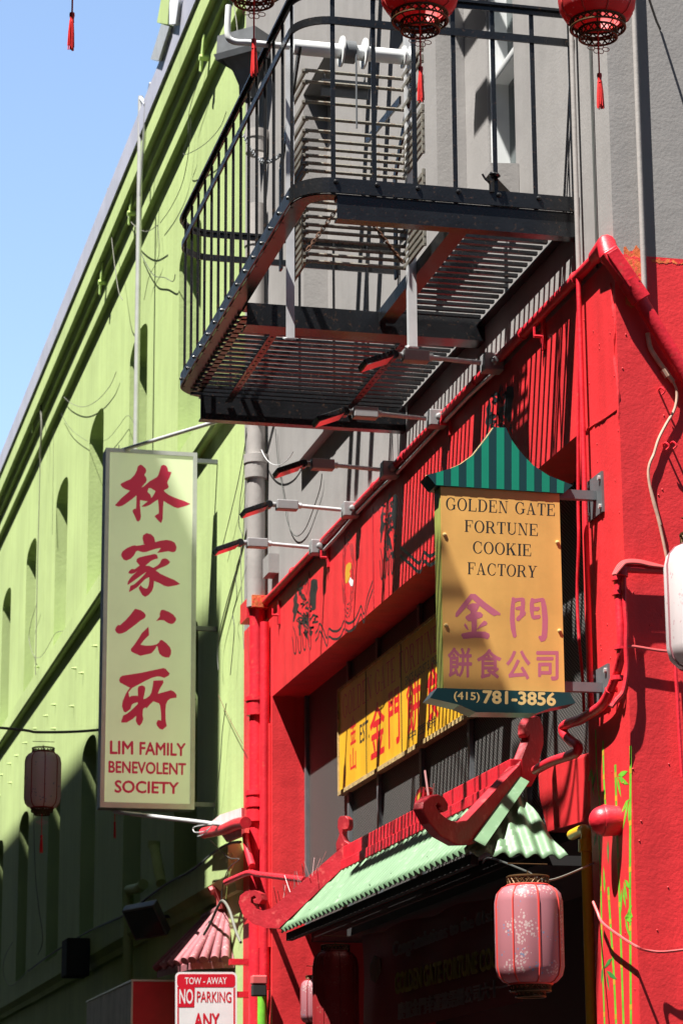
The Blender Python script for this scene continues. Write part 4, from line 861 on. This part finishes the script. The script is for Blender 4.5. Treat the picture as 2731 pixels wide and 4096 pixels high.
# ================================================================== corrugated awning
XR, XE = -.08, -.45
rl, rr_ = atX(zJ(770,1200), XR), atX(zU(1040,1330), XR)
el_, er_ = atX(zJ(345,1600), XE), atX(zU(735,1735), XE)
ZE = (el_.z+er_.z)/2; ZR = (rl.z+rr_.z)/2+.01
aw = thing('awning', 'small hipped awning of pale green corrugated sheet with red scrolled ridge', 'awning', (-.3, (el_.y+er_.y)/2, ZE))
yl0, yl1, yr0, yr1 = rl.y, el_.y, rr_.y, er_.y; pit = .108
nper = (yl1-yr1)/pit
def main(u, v):
    y0 = yr0+(yl0-yr0)*u; y1 = yr1+(yl1-yr1)*u
    yy = yr1+(yl1-yr1)*u; y = y0+(y1-y0)*v if (u < .02 or u > .98) else yy
    y = min(max(yy, yr1+(yr0-yr1)*(1-v)), yl1+(yl0-yl1)*(1-v))
    w = .016*math.sin(2*math.pi*(y-yr1)/pit)
    return V((XR+(XE-XR)*v-.6*w, y, ZR+(ZE-ZR)*v+.75*w))
mr_ = MB().grid(main, 520, 10)
o = obj('roof_sheet', mr_, M['jade'], aw, smooth=True, recalc=False); s_ = o.modifiers.new('thick', 'SOLIDIFY'); s_.thickness = .004
C0, C1, C2 = V((XR, yr0, ZR)), V((XE, yr1, ZE)), V((.06, yr1-.02, ZE-.01))
def endf(u, v):
    a = C0+(C1-C0)*v; b = C0+(C2-C0)*v; p = a+(b-a)*u; w = .013*math.sin(2*math.pi*6.2*((p.x-XE)/(C2.x-XE))+.6)
    return p+V((0,-.55*w,.8*w))+V((0,0,-.02))
o = obj('end_sheet', MB().grid(endf, 120, 12), M['jade'], aw, smooth=True, recalc=False); s_ = o.modifiers.new('thick', 'SOLIDIFY'); s_.thickness = .004
obj('end_flashing', MB().bar(C0+V((.03,-.03,.02)), C1+V((.05,-.03,.03)), .065, .008, up=(.3,-.6,.8)), M['jade'], aw)
obj('under_frame', MB().bar(V((XR,yl0,ZR-.06)), V((XR,yr0,ZR-.06)), .05, .07).bar(V((XE+.05,yl1-.05,ZE-.04)), V((XE+.05,yr1+.05,ZE-.04)), .04, .05).box((-.001,yr1+.3,ZE-.03),(.26,yl1,ZE+.02)), M['dark'], aw)
obj('ridge_board', MB().box((XR-.035,yr0-.01,ZR-.01),(XR+.035,yl0+.01,ZR+.125)).box((XR-.05,yr0,ZR-.03),(XR-.0355,yl0,ZR+.035)), M['redp'], aw, bevel=.006)
def hip_board(zf, poly, p0, p1, th):
    d = (p1-p0); d.z = 0; d.normalize(); n = V((-d.y, d.x, 0))
    def pl(p): r = ray(p); return CAM+r*((p0-CAM).dot(n)/r.dot(n))
    e = n*th
    return MB().prism([pl(zf(*q))-e/2 for q in poly], e)
pl_, pr_ = V((XR, yl0, ZR)), V((XE, yl1, ZE))
hb = hip_board(zJ, ((770,1065),(770,1200),(355,1592),(270,1588),(190,1562),(130,1505),(103,1430),(113,1385),(150,1358),(200,1352),(240,1372),(250,1410),(232,1438),(200,1432),(193,1410),(215,1402),(203,1385),(180,1397),(180,1430),(202,1465),(250,1482),(310,1465)), pl_, pr_, .07)
obj('left_hip_scroll', hb, M['redd'], aw, bevel=.006)
hb2 = hip_board(zU, ((1030,1190),(1042,1330),(900,1510),(765,1678),(730,1695),(640,1697),(540,1642),(470,1562),(422,1470),(430,1428),(470,1390),(520,1378),(562,1400),(587,1440),(582,1480),(557,1492),(528,1472),(540,1450),(520,1430),(508,1450),(528,1490),(580,1532),(640,1552),(700,1540)), C0, C1, .055)
obj('right_hip_scroll', hb2, M['redd'], aw, bevel=.006)
def ridge_piece(zf, poly, th, x=XR-.03): return MB().prism([atX(zf(*q), x) for q in poly], (th,0,0))
obj('ridge_scroll', hip_board(zU, ((1030,1195),(1065,1110),(1092,1040),(1098,1005),(1085,1025),(1074,1000),(1076,940),(1098,902),(1130,886),(1165,895),(1185,960),(1187,1060),(1162,1160),(1147,1260),(1110,1330),(1040,1335)), C0, C1, .05), M['redd'], aw, bevel=.006)
obj('ridge_scroll', hip_board(zJ, ((712,1110),(708,1060),(730,1000),(718,960),(720,910),(735,888),(770,885),(790,905),(792,950),(780,975),(755,975),(750,1000),(765,1040),(800,1060),(775,1070)), pl_, pr_, .06), M['redd'], aw, bevel=.006)
mo = obj('middle_ornament', ridge_piece(zU, ((395,1500),(405,1400),(420,1345),(440,1328),(465,1335),(470,1360),(462,1390),(470,1400),(440,1440),(430,1500)), .05), M['redp'], aw, bevel=.005)
obj('gold_inlay', ridge_piece(zU, ((415,1440),(420,1390),(432,1365),(445,1365),(440,1400),(430,1450)), .003, XR-.0345), M['gold'], mo)
sp = MB()
for i in range(16):
    f = i/15; b = atX(zJ(330+250*f, 1450-220*f), -.3); sp.cyl(b, b+V((random.uniform(-.05,.05),random.uniform(-.06,.1),.08+.06*random.random())), .0022, 5)
b = atX(zU(490,1385), -.47); sp.cyl(b, b+V((.0,.06,.14)), .006, 6); b = atX(zU(520,1385), -.47); sp.cyl(b, b+V((.0,-.02,.06)), .004, 6)
obj('bird_spikes', sp, M['spike'], aw)
sw = MB()
for i in range(17):
    y = yr1+.12+i*.256
    for v in (.18, .86):
        p = main((y-yr1)/(yl1-yr1), v); sw.lathe([(.005,0),(.004,.004),(0,.005)], p+V((-.004,0,.005)), (-.6,0,.8), 6)
obj('roof_screws', sw, M['jade'], aw)

# ================================================================== lanterns
def lattice(mb, c, r, z0, z1, n=22, w=.0035):
    for z in (z0, z1): mb.tube([V(c)+V((r*math.cos(t), r*math.sin(t), z)) for t in [2*math.pi*i/36 for i in range(36)]], w*1.5, 6, closed=True)
    for k in range(n):
        a0, a1 = 2*math.pi*k/n, 2*math.pi*(k+1)/n; P0 = lambda a, z: V(c)+V((r*math.cos(a), r*math.sin(a), z))
        mb.cyl(P0(a0, z0), P0(a1, z1), w, 4).cyl(P0(a1, z0), P0(a0, z1), w, 4)
def tassel(parent, c, L, s=1.0, knotted=True):
    cd_ = MB().cyl(c, c-V((0,0,L)), .004*s, 6); obj('cord', cd_, M['silkp'], parent)
    b = c-V((0,0,L)); tb = MB().lathe([(0,0),(.011*s,-.005*s),(.012*s,-.016*s),(.009*s,-.035*s),(.0105*s,-.05*s),(0,-.055*s)], b, (0,0,1), 12)
    rn = random.Random(int(abs(c.x*997)+abs(c.y*31)))
    for k in range(22):
        a = rn.uniform(0, 6.283); q = (.35+.65*rn.random()); d = V((math.cos(a), math.sin(a), 0))*q*s; e = rn.uniform(.160,.182)*s
        tb.tube([b+d*.009-V((0,0,.04*s)), b+d*.013-V((0,0,.10*s))+d*rn.uniform(-.002,.002), b+d*.017-V((0,0,e))], .0026*s, 4)
    obj('tassel', tb, M['silk'], parent, smooth=True)
    if knotted:
        kn = MB()
        for dx, dz, rx, rz in ((-.035,0,.017,.010),(.035,0,.017,.010),(-.012,.012,.012,.012),(.012,.012,.012,.012),(-.012,-.012,.012,.012),(.012,-.012,.012,.012)):
            kn.tube([c-V((0,0,L*.45))+V((s*(dx+rx*math.cos(t)), 0, s*(dz+rz*math.sin(t)))) for t in [2*math.pi*i/14 for i in range(14)]], .0022*s, 4, closed=True)
        obj('cord_knot', kn, M['knot'], parent)
def lantern(c, R, H, fab, rib, label, round_=False, tas=True, group='paper lanterns strung over the alley', npan=8):
    # c: centre of the bottom of the body
    c = V(c); t = thing('lantern', label, 'lantern', c, group)
    prof = [(.66,0),(.84,.05),(.96,.15),(1,.3),(1,.62),(.95,.80),(.84,.92),(.62,1)] if round_ else [(.62,0),(.80,.025),(.94,.08),(1,.17),(1,.83),(.94,.92),(.80,.975),(.62,1)]
    seam = lambda a: 1-.035*(math.cos(npan*a)*.5+.5)
    obj('shade', MB().lathe([(r*R, z*H) for r, z in prof], c, (0,0,1), npan*6, mod=seam), fab, t, smooth=True)
    rb = MB()
    for k in range(npan):
        a = 2*math.pi*k/npan; rb.tube([c+V((r*R*.975*math.cos(a), r*R*.975*math.sin(a), z*H)) for r, z in prof], .0045, 5)
    for z in (0, H): rb.tube([c+V((.63*R*math.cos(a), .63*R*math.sin(a), z)) for a in [2*math.pi*i/30 for i in range(30)]], .006, 5, closed=True)
    obj('ribs', rb, rib, t, smooth=True)
    rg_ = MB(); lattice(rg_, c, .60*R, H+.004, H+.10*R*2.6); 
    if round_: lattice(rg_, c, .70*R, -.20*R, -.004); lattice(rg_, c, .48*R, -.46*R, -.24*R, 18); 
    else: lattice(rg_, c, .58*R, -.20*R, -.004); lattice(rg_, c, .42*R, -.36*R, -.22*R, 16)
    for k in range(4):
        a = math.pi*k/2+.4; rg_.cyl(c+V((.60*R*math.cos(a), .60*R*math.sin(a), -.02)), c+V((.44*R*math.cos(a), .44*R*math.sin(a), -.24*R)), .003, 5)
    rg_.cyl(c+V((0,0,-.3*R)), c+V((0,0,H+.45*R)), .004, 6); rg_.cyl(c+V((-.6*R,0,H+.1)), c+V((.6*R,0,H+.1)), .003, 5)
    obj('rings', rg_, M['brass'], t)
    if tas: tassel(t, c+V((0,0,-.22*R)), .75*R+.075, R/.18)
    return t
def atpx(sx, sy, y): return atY((sx*K, sy*K), y)
YT = 9.7
for (sx, sy), lab in (((2390,137), 'red lantern with brass fretwork hanging in front of the grey corner wall'), ((1679,108), 'red lantern hanging in front of the fire escape winch drum'), ((1016,-5), 'lantern cut by the top edge, dark red tassel before the fire escape rails'), ((293,-112), 'lantern above the frame whose red tassel hangs against the blue sky')):
    p = atpx(sx, sy, YT); lantern(p+V((0,0,.36*.167)), .167, .335, M['redcloth'], M['silkp'], lab, True)
p0, p3 = atpx(293,-112,YT), atpx(2390,137,YT)
cable('lantern_string', [V((-6.49,YT,p0.z+.62)), V((p0.x,YT,p0.z+.51)), V((-1.6,YT,p0.z+.48)), V((p3.x,YT,p3.z+.51)), V((.28,YC-.003,p3.z+.75))], .006, 'wire', 'dark string carrying the row of red lanterns across the alley')
def body_lantern(zf, x0, x1, ytop, ybot, y, fab, rib, lab, tas=False, hf=None):
    a, b = atY(zf(x0, (ytop+ybot)/2), y), atY(zf(x1, (ytop+ybot)/2), y); R = (b.x-a.x)/2; cx = (a.x+b.x)/2
    zt, zb = atY(zf((x0+x1)/2, ytop), y).z, atY(zf((x0+x1)/2, ybot), y).z
    return lantern((cx, y, zb), R, zt-zb, fab, rib, lab, tas=tas)
pl1 = body_lantern(zK, 430, 832, 1285, 1880, 11.25, M['pink'], M['silkp'], 'pink blossom lantern hanging before the shop doorway')
q = ORG[pl1]; cable('pier_cord', [q+V((0,0,.50)), q+V((.12,.05,.47)), V((.0,OY0-.02,q.z+.60))], .005, 'wireg', 'pale cord tying the pink blossom lantern to the pier')
cable('dark_cord', [q+V((0,0,.50)), q+V((-.02,.5,.62)), V((-.3,er_.y+.25,ZE-.03))], .005, 'wire', 'dark cord tying the pink blossom lantern under the awning')
pl2 = body_lantern(zW, 1085, 2090, 250, 1690, 8.6, M['palecloth'], M['pink'], 'white and pink lantern cut by the right edge')
q = ORG[pl2]; cable('side_cord', [q+V((-.0,0,.62)), q+V((.4,.6,.9)), V((.9,YC-.003,q.z+1.4))], .005, 'wire', 'dark cord carrying the white and pink lantern at right edge')
zY = zq(50, 2900, 4.2767)
pl3 = body_lantern(zY, 205, 836, 480, 1420, 22.3, M['dusty'], M['maroon'], 'faded pink lantern in shade on a wire before the green wall', tas=True)
q = ORG[pl3]; zt3 = q.z+.72
cable('lantern_string', [V((-6.49,22.3,zt3+.12)), q+V((-.7,0,.70)), q+V((0,0,.66)), q+V((.7,0,.74)), V((-.003,22.4,zt3+.3))], .012, 'wire', 'dark wire carrying the faded pink lantern on the left')
p = atY(zI(722,690), 22.5)
lantern(p+V((0,0,.12)), .15, .42, M['pink'], M['maroon'], 'lantern behind the tall pale sign with only its red tassel showing', tas=True)
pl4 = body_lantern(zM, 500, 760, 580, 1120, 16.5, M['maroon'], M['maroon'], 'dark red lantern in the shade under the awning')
p = atY(zM(515,985), 18.4); lantern(p, .11, .0+.3, M['pink'], M['maroon'], 'small pink lantern catching the sun by the shop left jamb')

M['bpale'] = mat('dimmed_banner_pink', (.34,.22,.22), .7); M['bgold'] = mat('dimmed_banner_gold', (.36,.24,.03), .7)  # banner lettering in dimmed pink and gold
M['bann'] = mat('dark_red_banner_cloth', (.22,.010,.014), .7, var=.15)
# ================================================================== banner in the shop front
XB = .08; Pb2 = lambda p: atX(p, XB)
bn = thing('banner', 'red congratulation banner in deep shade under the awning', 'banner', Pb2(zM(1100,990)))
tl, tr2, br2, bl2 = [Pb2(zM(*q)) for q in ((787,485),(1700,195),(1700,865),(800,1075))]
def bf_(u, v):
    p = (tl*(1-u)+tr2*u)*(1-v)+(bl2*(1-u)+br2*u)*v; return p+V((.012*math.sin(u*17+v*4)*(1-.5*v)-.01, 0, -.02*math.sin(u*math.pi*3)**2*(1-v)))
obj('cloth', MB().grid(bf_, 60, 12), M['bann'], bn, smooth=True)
bt_ = MB(); px_text(bt_, 'Congratulations to the 61st', [zM(*q) for q in ((985,525),(1560,325),(1560,425),(985,640))], Pb2, (-.026,0,0), .004)
px_text(bt_, '慶祝金門幸運簽語餅公司六十一', [zM(*q) for q in ((1015,872),(1640,725),(1640,825),(1015,970))], Pb2, (-.026,0,0), .012)
obj('white_lettering', bt_, M['bpale'], bn, recalc=False)
by = MB(); px_text(by, 'GOLDEN GATE FORTUNE COOKIE', [zM(*q) for q in ((1000,705),(1660,530),(1660,650),(1000,822))], Pb2, (-.026,0,0), .03)
obj('yellow_lettering', by, M['bgold'], bn, recalc=False)
cbm = MB().prism([Pb2(zM(*q))+V((-.025,0,0)) for q in ((870,600),(905,620),(910,690),(880,760),(850,740),(845,660))], (.003,0,0)); obj('cookie_picture', cbm, M['rust'], bn)

# ================================================================== lower left
YNP = 19.55; P_ = plaY(YNP); PW = plaY(YNP-.0014)
ns = thing('parking_sign', 'white and red tow away no parking sign on the green pole', 'sign', P_(zL(822,1200)))
def rrect(x0, y0, x1, y1, r, zf, pl, n=5):
    o = []
    for cx, cy, a0 in ((x1-r,y0+r,270),(x1-r,y1-r,0),(x0+r,y1-r,90),(x0+r,y0+r,180)):
        for i in range(n+1): a = R_(a0+90*i/n); o.append(pl(zf(cx+r*math.cos(a), cy+r*math.sin(a))))
    return o
obj('plate', MB().prism(rrect(630,765,1016,1400,30,zL,P_), (0,.004,0)), M['white'], ns)
rd = MB().prism(rrect(641,778,1005,860,22,zL,PW), (0,.0013,0)); rd.prism([PW(zL(*q)) for q in ((643,858),(752,858),(748,986),(643,986))], (0,.0012,0))
for q in (((643,990),(652,990),(652,1385),(643,1385)), ((994,862),(1004,862),(1004,1385),(994,1385))): rd.prism([PW(zL(*a)) for a in q], (0,.0011,0))
px_text(rd, 'PARKING', [zL(*q) for q in ((766,886),(980,890),(980,956),(765,954))], PW, (0,-.0002,0), .012)
px_text(rd, 'ANY', [zL(*q) for q in ((750,1025),(905,1027),(905,1110),(750,1110))], PW, (0,-.0002,0), .03)
px_text(rd, 'TIME', [zL(*q) for q in ((720,1150),(930,1152),(930,1240),(720,1240))], PW, (0,-.0002,0), .03)
obj('red_print', rd, M['signr'], ns, recalc=False)
wp = MB(); px_text(wp, 'TOW - AWAY', [zL(*q) for q in ((690,800),(952,798),(952,840),(690,842))], PW, (0,-.0003,0), .01)
px_text(wp, 'NO', [zL(*q) for q in ((656,874),(740,874),(740,963),(656,963))], PW, (0,-.0003,0), .016); obj('white_print', wp, M['white'], ns, recalc=False)
cl = MB()
for zy in (700, 905): a, b = P_(zL(1018,zy+18)), P_(zL(1100,zy-18)); cl.box((a.x-.05,YNP+.006,a.z),(b.x,YNP+.09,b.z))
obj('clamp', cl, M['redp'], ns)
wl = thing('wall_lamp', 'small pink capped black box on the pier beside the green pole', 'lamp', atY(zL(1158,915), 19.0))
a, b = atY(zL(1112,915), 19.0), atY(zL(1207,785), 19.0)
obj('cap', MB().box((a.x,19.0,a.z+.085),(b.x,19.085,b.z)), M['wirepk'], wl, bevel=.01); obj('body', MB().box((a.x+.004,19.004,a.z),(b.x-.004,19.08,a.z+.084)), M['dark'], wl, bevel=.008)
bx_ = thing('box_sign', 'blank box sign with pale side and red front near the bottom left', 'sign', (-.6, 21.3, 2.2))
YB = 21.75; a, b = atY(zI(830,1757), YB), atY(zI(1120,1765), YB); yf = atX(zI(545,1900), a.x).y
obj('box', MB().box((a.x+.01,YB+.005,1.6),(b.x,yf-.01,a.z-.01)), M['signr'], bx_)
obj('pale_side', MB().box((a.x,YB+.02,1.6),(a.x+.009,yf-.012,a.z-.012)), M['dull'], bx_); obj('trim', MB().box((a.x-.008,YB-.005,a.z-.009),(b.x,YB+.015,a.z+.006)).box((a.x-.008,YB+.0155,a.z-.009),(a.x+.012,yf,a.z+.006)).box((a.x-.006,YB-.003,1.6),(a.x+.008,YB+.012,a.z-.0095)), M['alu'], bx_)
# little tiled roof
tr0, tr1 = atY(zI(1195,1650), 20.5), atY(zI(1497,1640), 20.5); ap = atY(zI(1400,1330), 20.95); fc = atX(zI(985,1705), tr0.x)
tt = thing('tiled_roof', 'small faded pink tiled roof over a doorway on the green wall', 'roof', (-.4, 21, tr0.z))
R2 = V((ap.x, fc.y-.4, ap.z)); bk_ = V((-.01, 20.5, tr1.z))
rfm = MB().add([tr0, tr1, bk_, ap, R2, fc, V((-.01, 20.95, ap.z-.05)), tr0+V((0,0,-.05)), bk_+V((0,0,-.05)), fc+V((0,0,-.05))], [(0,2,3),(0,3,4,5),(2,6,3),(0,7,8,2),(0,5,9,7)])
obj('tile_bed', rfm, M['pinkt'], tt, recalc=False)
tl_ = MB()
for f in (0,.34,.68,1.0): tl_.tube([ap.lerp(tr1, .02)+V(((f-.5)*.08,0,.01)), tr0.lerp(bk_, f*.75+.02)+V((0,-.03,.02))], .035, 10)
for f in (.06,.28,.5,.72,.94): tl_.tube([ap.lerp(R2, f)+V((0,0,.02)), tr0.lerp(fc, f)+V((-.03,0,.02))], .035, 10)
tl_.tube([ap+V((0,-.05,.02)), R2+V((0,0,.02))], .05, 10); obj('roll_tiles', tl_, M['pinkt'], tt, smooth=True)
fn = MB(); c = ap+V((-.03,-.05,.02)); fn.tube(smooth_path([c, c+V((-.01,0,.09)), c+V((-.05,0,.15)), c+V((-.09,0,.14))], 5), .035, 9); obj('finial', fn, M['wirepk'], tt, smooth=True)
cable('knotted_rope', SX(zI, (1280,1470),(1320,1400),(1370,1290),(1400,1260),(1440,1320),(1480,1450),(1510,1520), x=-.55), .010, 'wireg', 'pale rope tied over the little pink tiled roof')
# things in the shade of the green wall
fl = thing('wall_floodlight', 'square floodlight tilted down on the shaded green wall', 'lamp', atX(zL(450,440), -.3))
c = atX(zL(448,440), -.3); d = V((-.35,-.55,-.5)).normalized()
obj('housing', MB().obox(c, (.7,-.6,.1), d.cross(V((.7,-.6,.1))), d, (.17,.16,.05)), M['steel'], fl, bevel=.01); obj('lens', MB().obox(c+d*.052, (.7,-.6,.1), d.cross(V((.7,-.6,.1))), d, (.15,.14,.002)), M['glass'], fl)
obj('arm', MB().tube([c-d*.05, V((-.003,c.y+.1,c.z+.05))], .015, 8), M['steel'], fl)
c = atX(zI(490,1620), -.22); spk = thing('speaker_box', 'dark square speaker box on the ledge of the shaded green wall', 'speaker', c)
obj('case', MB().box(c+V((-.15,-.22,-.2)), c+V((.10,.22,.2))), M['dark'], spk, bevel=.012); obj('bracket', MB().box(c+V((.10,-.03,-.06)), V((-.12,c.y+.03,c.z+.06))), M['steel'], spk)
ax_ = atX(zL(335,500), -.1)
t = thing('green_pipework', 'green painted pipe with side branch on the shaded lower green wall', 'pipe', (-.1, ax_.y, 0))
obj('pipe', MB().cyl((-.1,ax_.y,.2),(-.1,ax_.y,atX(zL(335,240),-.1).z), .05, 12).tube(SX(zL, (340,250),(400,240),(430,215), x=-.1), .05, 10), M['green'], t, smooth=True)
a, b = atX(zI(965,920), -.12), atX(zI(1010,1150), -.12); obj('branch', MB().tube([a, b], .05, 10).cyl(a+V((0,0,-.01)), a+V((0,0,.05)), .06, 10), M['green'], t, smooth=True)
bp = MB(); bp.tube(smooth_path(SX(zJ, (5,1300),(60,1275),(150,1240),(210,1250),(340,1265),(500,1285), x=-.16), 5), .022, 10); bp.tube(smooth_path(SX(zJ, (-130,990),(0,965),(70,935),(130,925), x=-.2), 5), .045, 12).tube(smooth_path(SX(zJ, (130,1000),(140,1090),(170,1200), x=-.16), 4), .028, 10)
solo('branch_pipes', bp, M['redp'], 'red branch pipes elbowing off the red downspout toward the green wall', 'pipe', smooth=True)
a = atX(zI(1440,760), -.15); pnl = [atX(zI(*q), -.15) for q in ((1330,760),(1380,720),(1515,675),(1515,850),(1420,890))]
solo('tilted_panel', MB().prism(pnl, (.03,.02,0)), M['dull'], 'pale translucent panel tilted behind the red downspout', 'panel')
# roof things on the green house
t = thing('roof_housing', 'green roof housing with pale slab overhanging the green cornice at the top', 'vent', (-.1, 24.4, 12.5))
p = lambda a, b: atX(zA(a, b), -.25)
obj('box', MB().prism([p(985,140),(p(1010,0)), p(1000,-120), p(1090,-120), p(1062,0), p(1052,152)], (.5,.3,0)), M['green'], t)
obj('pale_panel', MB().prism([p(1062,152), p(1062,25), p(1075,-60), p(1130,-60), p(1100,150)], (.3,.2,0)), M['white'], t)
obj('slab', MB().prism([p(945,372), p(1012,152), p(1062,165), p(995,378)], (.4,.2,0)), M['alu'], t)
a, b = atX(zA(866,650), -.19), atX(zF(872,445), -.19)
t = thing('flag_pole', 'slim grey pole rising past the green cornice with a short crossbar', 'pole', V((-.19,(a.y+b.y)/2,b.z-1.5)))
y_ = (a.y+b.y)/2
obj('pole', MB().cyl((-.19,y_,b.z-1.6),(-.19,y_,a.z), .028, 12), M['alu'], t, smooth=True)
obj('side_rod', MB().tube(SX(zA, (945,520),(915,660),(890,1060),(880,1230), x=-.2), .014, 8).cyl((-.19,y_,a.z-.02), atX(zA(915,655), -.2), .022, 8), M['galv'], t, smooth=True)
hp = MB()
for q, s in ((zA(818,1310), 1), (zA(635,1745), 1.1), (zA(1270,330), 1), (zF(210,270), 1.2), (zF(100,500), 1.2)):
    c = atX(q, -.13); hp.obox(c, (0,.5,-.85), (0,.85,.5), (1,0,0), (.17*s,.045,.008)); hp.cyl(c+V((-.03,0,-.05)), c+V((.12,0,-.05)), .03, 8)
obj('hook_plates', hp, M['greenp'], g)
pg = MB(); rnd = random.Random(4)
for a, b in ((350,30),(300,100),(230,180),(170,270),(350,180),(465,40),(115,350),(70,400),(75,520),(20,470),(5,600)):
    c = atX(zI(a, b), 0); pg.lathe([(.016,0),(.014,.02),(.007,.06),(0,.063)], c, (-1,0,0), 8)
for a, b in ((480,1840),(525,1870),(610,1700),(510,1560),(245,1830)):
    c = atX(zF(a, b), 0); pg.lathe([(.016,0),(.014,.02),(.007,.06),(0,.063)], c, (-1,0,0), 8)
obj('wall_pegs', pg, M['green'], g)

# ================================================================== loose wires
def wr(lab, zf, pts, m='wireg', r=.012, x=-.05): return cable('cable', SX(zf, *pts, x=x), r*.36, m, lab, 'cable', 'loose wires on the walls', 6, 6)
wr('wire dropping from the zinc flashing left of the slim pole', zA, ((675,1180),(690,1300),(700,1480),(740,1800),(770,1882)), x=-.16)
wr('wire looping from the flashing under the slim pole to a knot on the wall', zA, ((728,1055),(745,1180),(800,1350),(850,1420),(920,1452),(990,1412)), x=-.12)
wr('dark ragged wire sagging right of the slim pole', zA, ((875,1565),(920,1660),(970,1730),(1030,1740),(1085,1765),(1100,1720)), 'wire')
wr('wire falling crookedly from the knot toward the tall pale sign', zA, ((990,1412),(1000,1560),(985,1640),(935,1740),(905,1882)), 'wire', .008)
wr('wire hanging from the cornice above the knot', zA, ((1200,680),(1190,900),(1150,1130),(1080,1290),(1005,1400)), 'wire', .010)
wr('long wire climbing across the stepped cornice', zA, ((1330,20),(1290,250),(1260,450),(1190,690),(1180,860),(1150,960),(1190,960),(1290,900),(1380,800),(1420,700)), 'wire', .009, x=-.1)
wr('wire hanging beside the top lantern before the green cornice', zA, ((1465,20),(1490,210),(1488,490)), x=-.14)
wr('wire sagging between cornice and arched window beside the slim pole', zF, ((320,10),(370,90),(430,165),(520,200),(610,160),(690,70),(730,-20)), 'wireg', .010)
wr('thin wire running down to the second arched window', zF, ((385,240),(430,320),(480,370),(550,415)), 'wire', .007)
wr('thin wire zigzagging right from the arched window to the slim pole', zF, ((650,415),(690,390),(740,330),(800,255),(840,300),(865,345)), 'wire', .007)
wr('bundle of wires running straight down the left part of the green wall', zF, ((265,20),(262,200),(255,500),(245,900),(235,1300),(225,1882)), 'wireg', .016, x=-.10)
wr('thick frayed bundle below the flashing on the left', zF, ((265,40),(258,180),(262,330),(252,520)), 'wireg', .035, x=-.13)
wr('wire loop bulging left at the foot of the long bundle', zF, ((235,1430),(195,1560),(185,1660),(215,1760),(260,1765),(310,1690),(350,1620),(400,1605)), 'wireg', .010, x=-.06)
wr('thin straight wire between the first two arched windows', zF, ((338,350),(336,620),(330,1000)), 'wire', .006)
wr('straight dark wire between the tall sign and the red downspout', zF, ((1556,330),(1500,640),(1440,900),(1395,1080)), 'wire', .010)
wr('frayed pale wire beside the grey downspout', zF, ((1545,330),(1530,600),(1505,800),(1500,940),(1520,1010),(1515,1100),(1480,1230),(1485,1390),(1460,1500),(1470,1600),(1445,1882)), 'wire', .009)
wr('pale wire tight along the green and grey wall joint', zF, ((1560,480),(1540,700),(1525,1000),(1510,1100),(1520,1500),(1530,1720)), 'wireg', .009)
wr('dark curved wire right of the tall sign down to the tilted panel', zF, ((1480,1230),(1430,1400),(1380,1600),(1365,1740),(1370,1850)), 'wire', .012)
wr('brownish wire slanting onto the red downspout', zI, ((1370,-30),(1440,120),(1520,270)), 'rust', .007)
wr('wire hanging down from the tall sign side to the stay rod', zI, ((1420,20),(1395,200),(1380,420),(1340,740)), 'wire', .010)
wr('white wire loop sagging from the grey downspout under the far beam', zG, ((318,165),(345,270),(385,345),(440,372),(500,340),(550,260),(590,175)), 'galv', .010, x=-.06)
wr('dark wire loop hanging on the grey wall behind the floodlights', zG, ((430,165),(445,350),(480,560),(500,700),(545,775),(600,735),(650,610),(685,500),(695,420)), 'wire', .010, x=-.02)
wr('coil of wire at the tip of the lower stay rod', zI, ((1330,780),(1270,785),(1215,800),(1225,830),(1290,820),(1330,790),(1280,840),(1240,855)), 'galv', .012, x=-.3)
wr('cable bundle lying along the lower ledge of the green wall', zI, ((180,1700),(300,1610),(440,1520),(600,1430),(780,1350),(900,1260),(1050,1150),(1200,1070),(1350,950),(1440,900),(1510,890)), 'wire', .03, x=-.14)
wr('pale cable loop below the lower ledge at far left', zI, ((80,1520),(30,1620),(25,1720),(60,1790),(110,1770),(180,1690)), 'wireg', .012, x=-.14)
wr('long thin wire down the shaded green wall behind the faded lantern', zI, ((212,440),(215,800),(225,1100),(245,1300),(270,1500),(240,1600)), 'wire', .012)
wr('tangle of green and black wires beside the lower red downspout', zI, ((1360,940),(1400,960),(1380,1000),(1430,960),(1420,1020),(1460,960),(1450,1060),(1490,980),(1440,1100),(1420,1250)), 'greenp', .014, x=-.12)
wr('black wires knotted above the little tiled roof', zI, ((1320,880),(1380,940),(1440,990),(1500,1000),(1440,1050),(1400,1150),(1390,1260)), 'wire', .012, x=-.16)
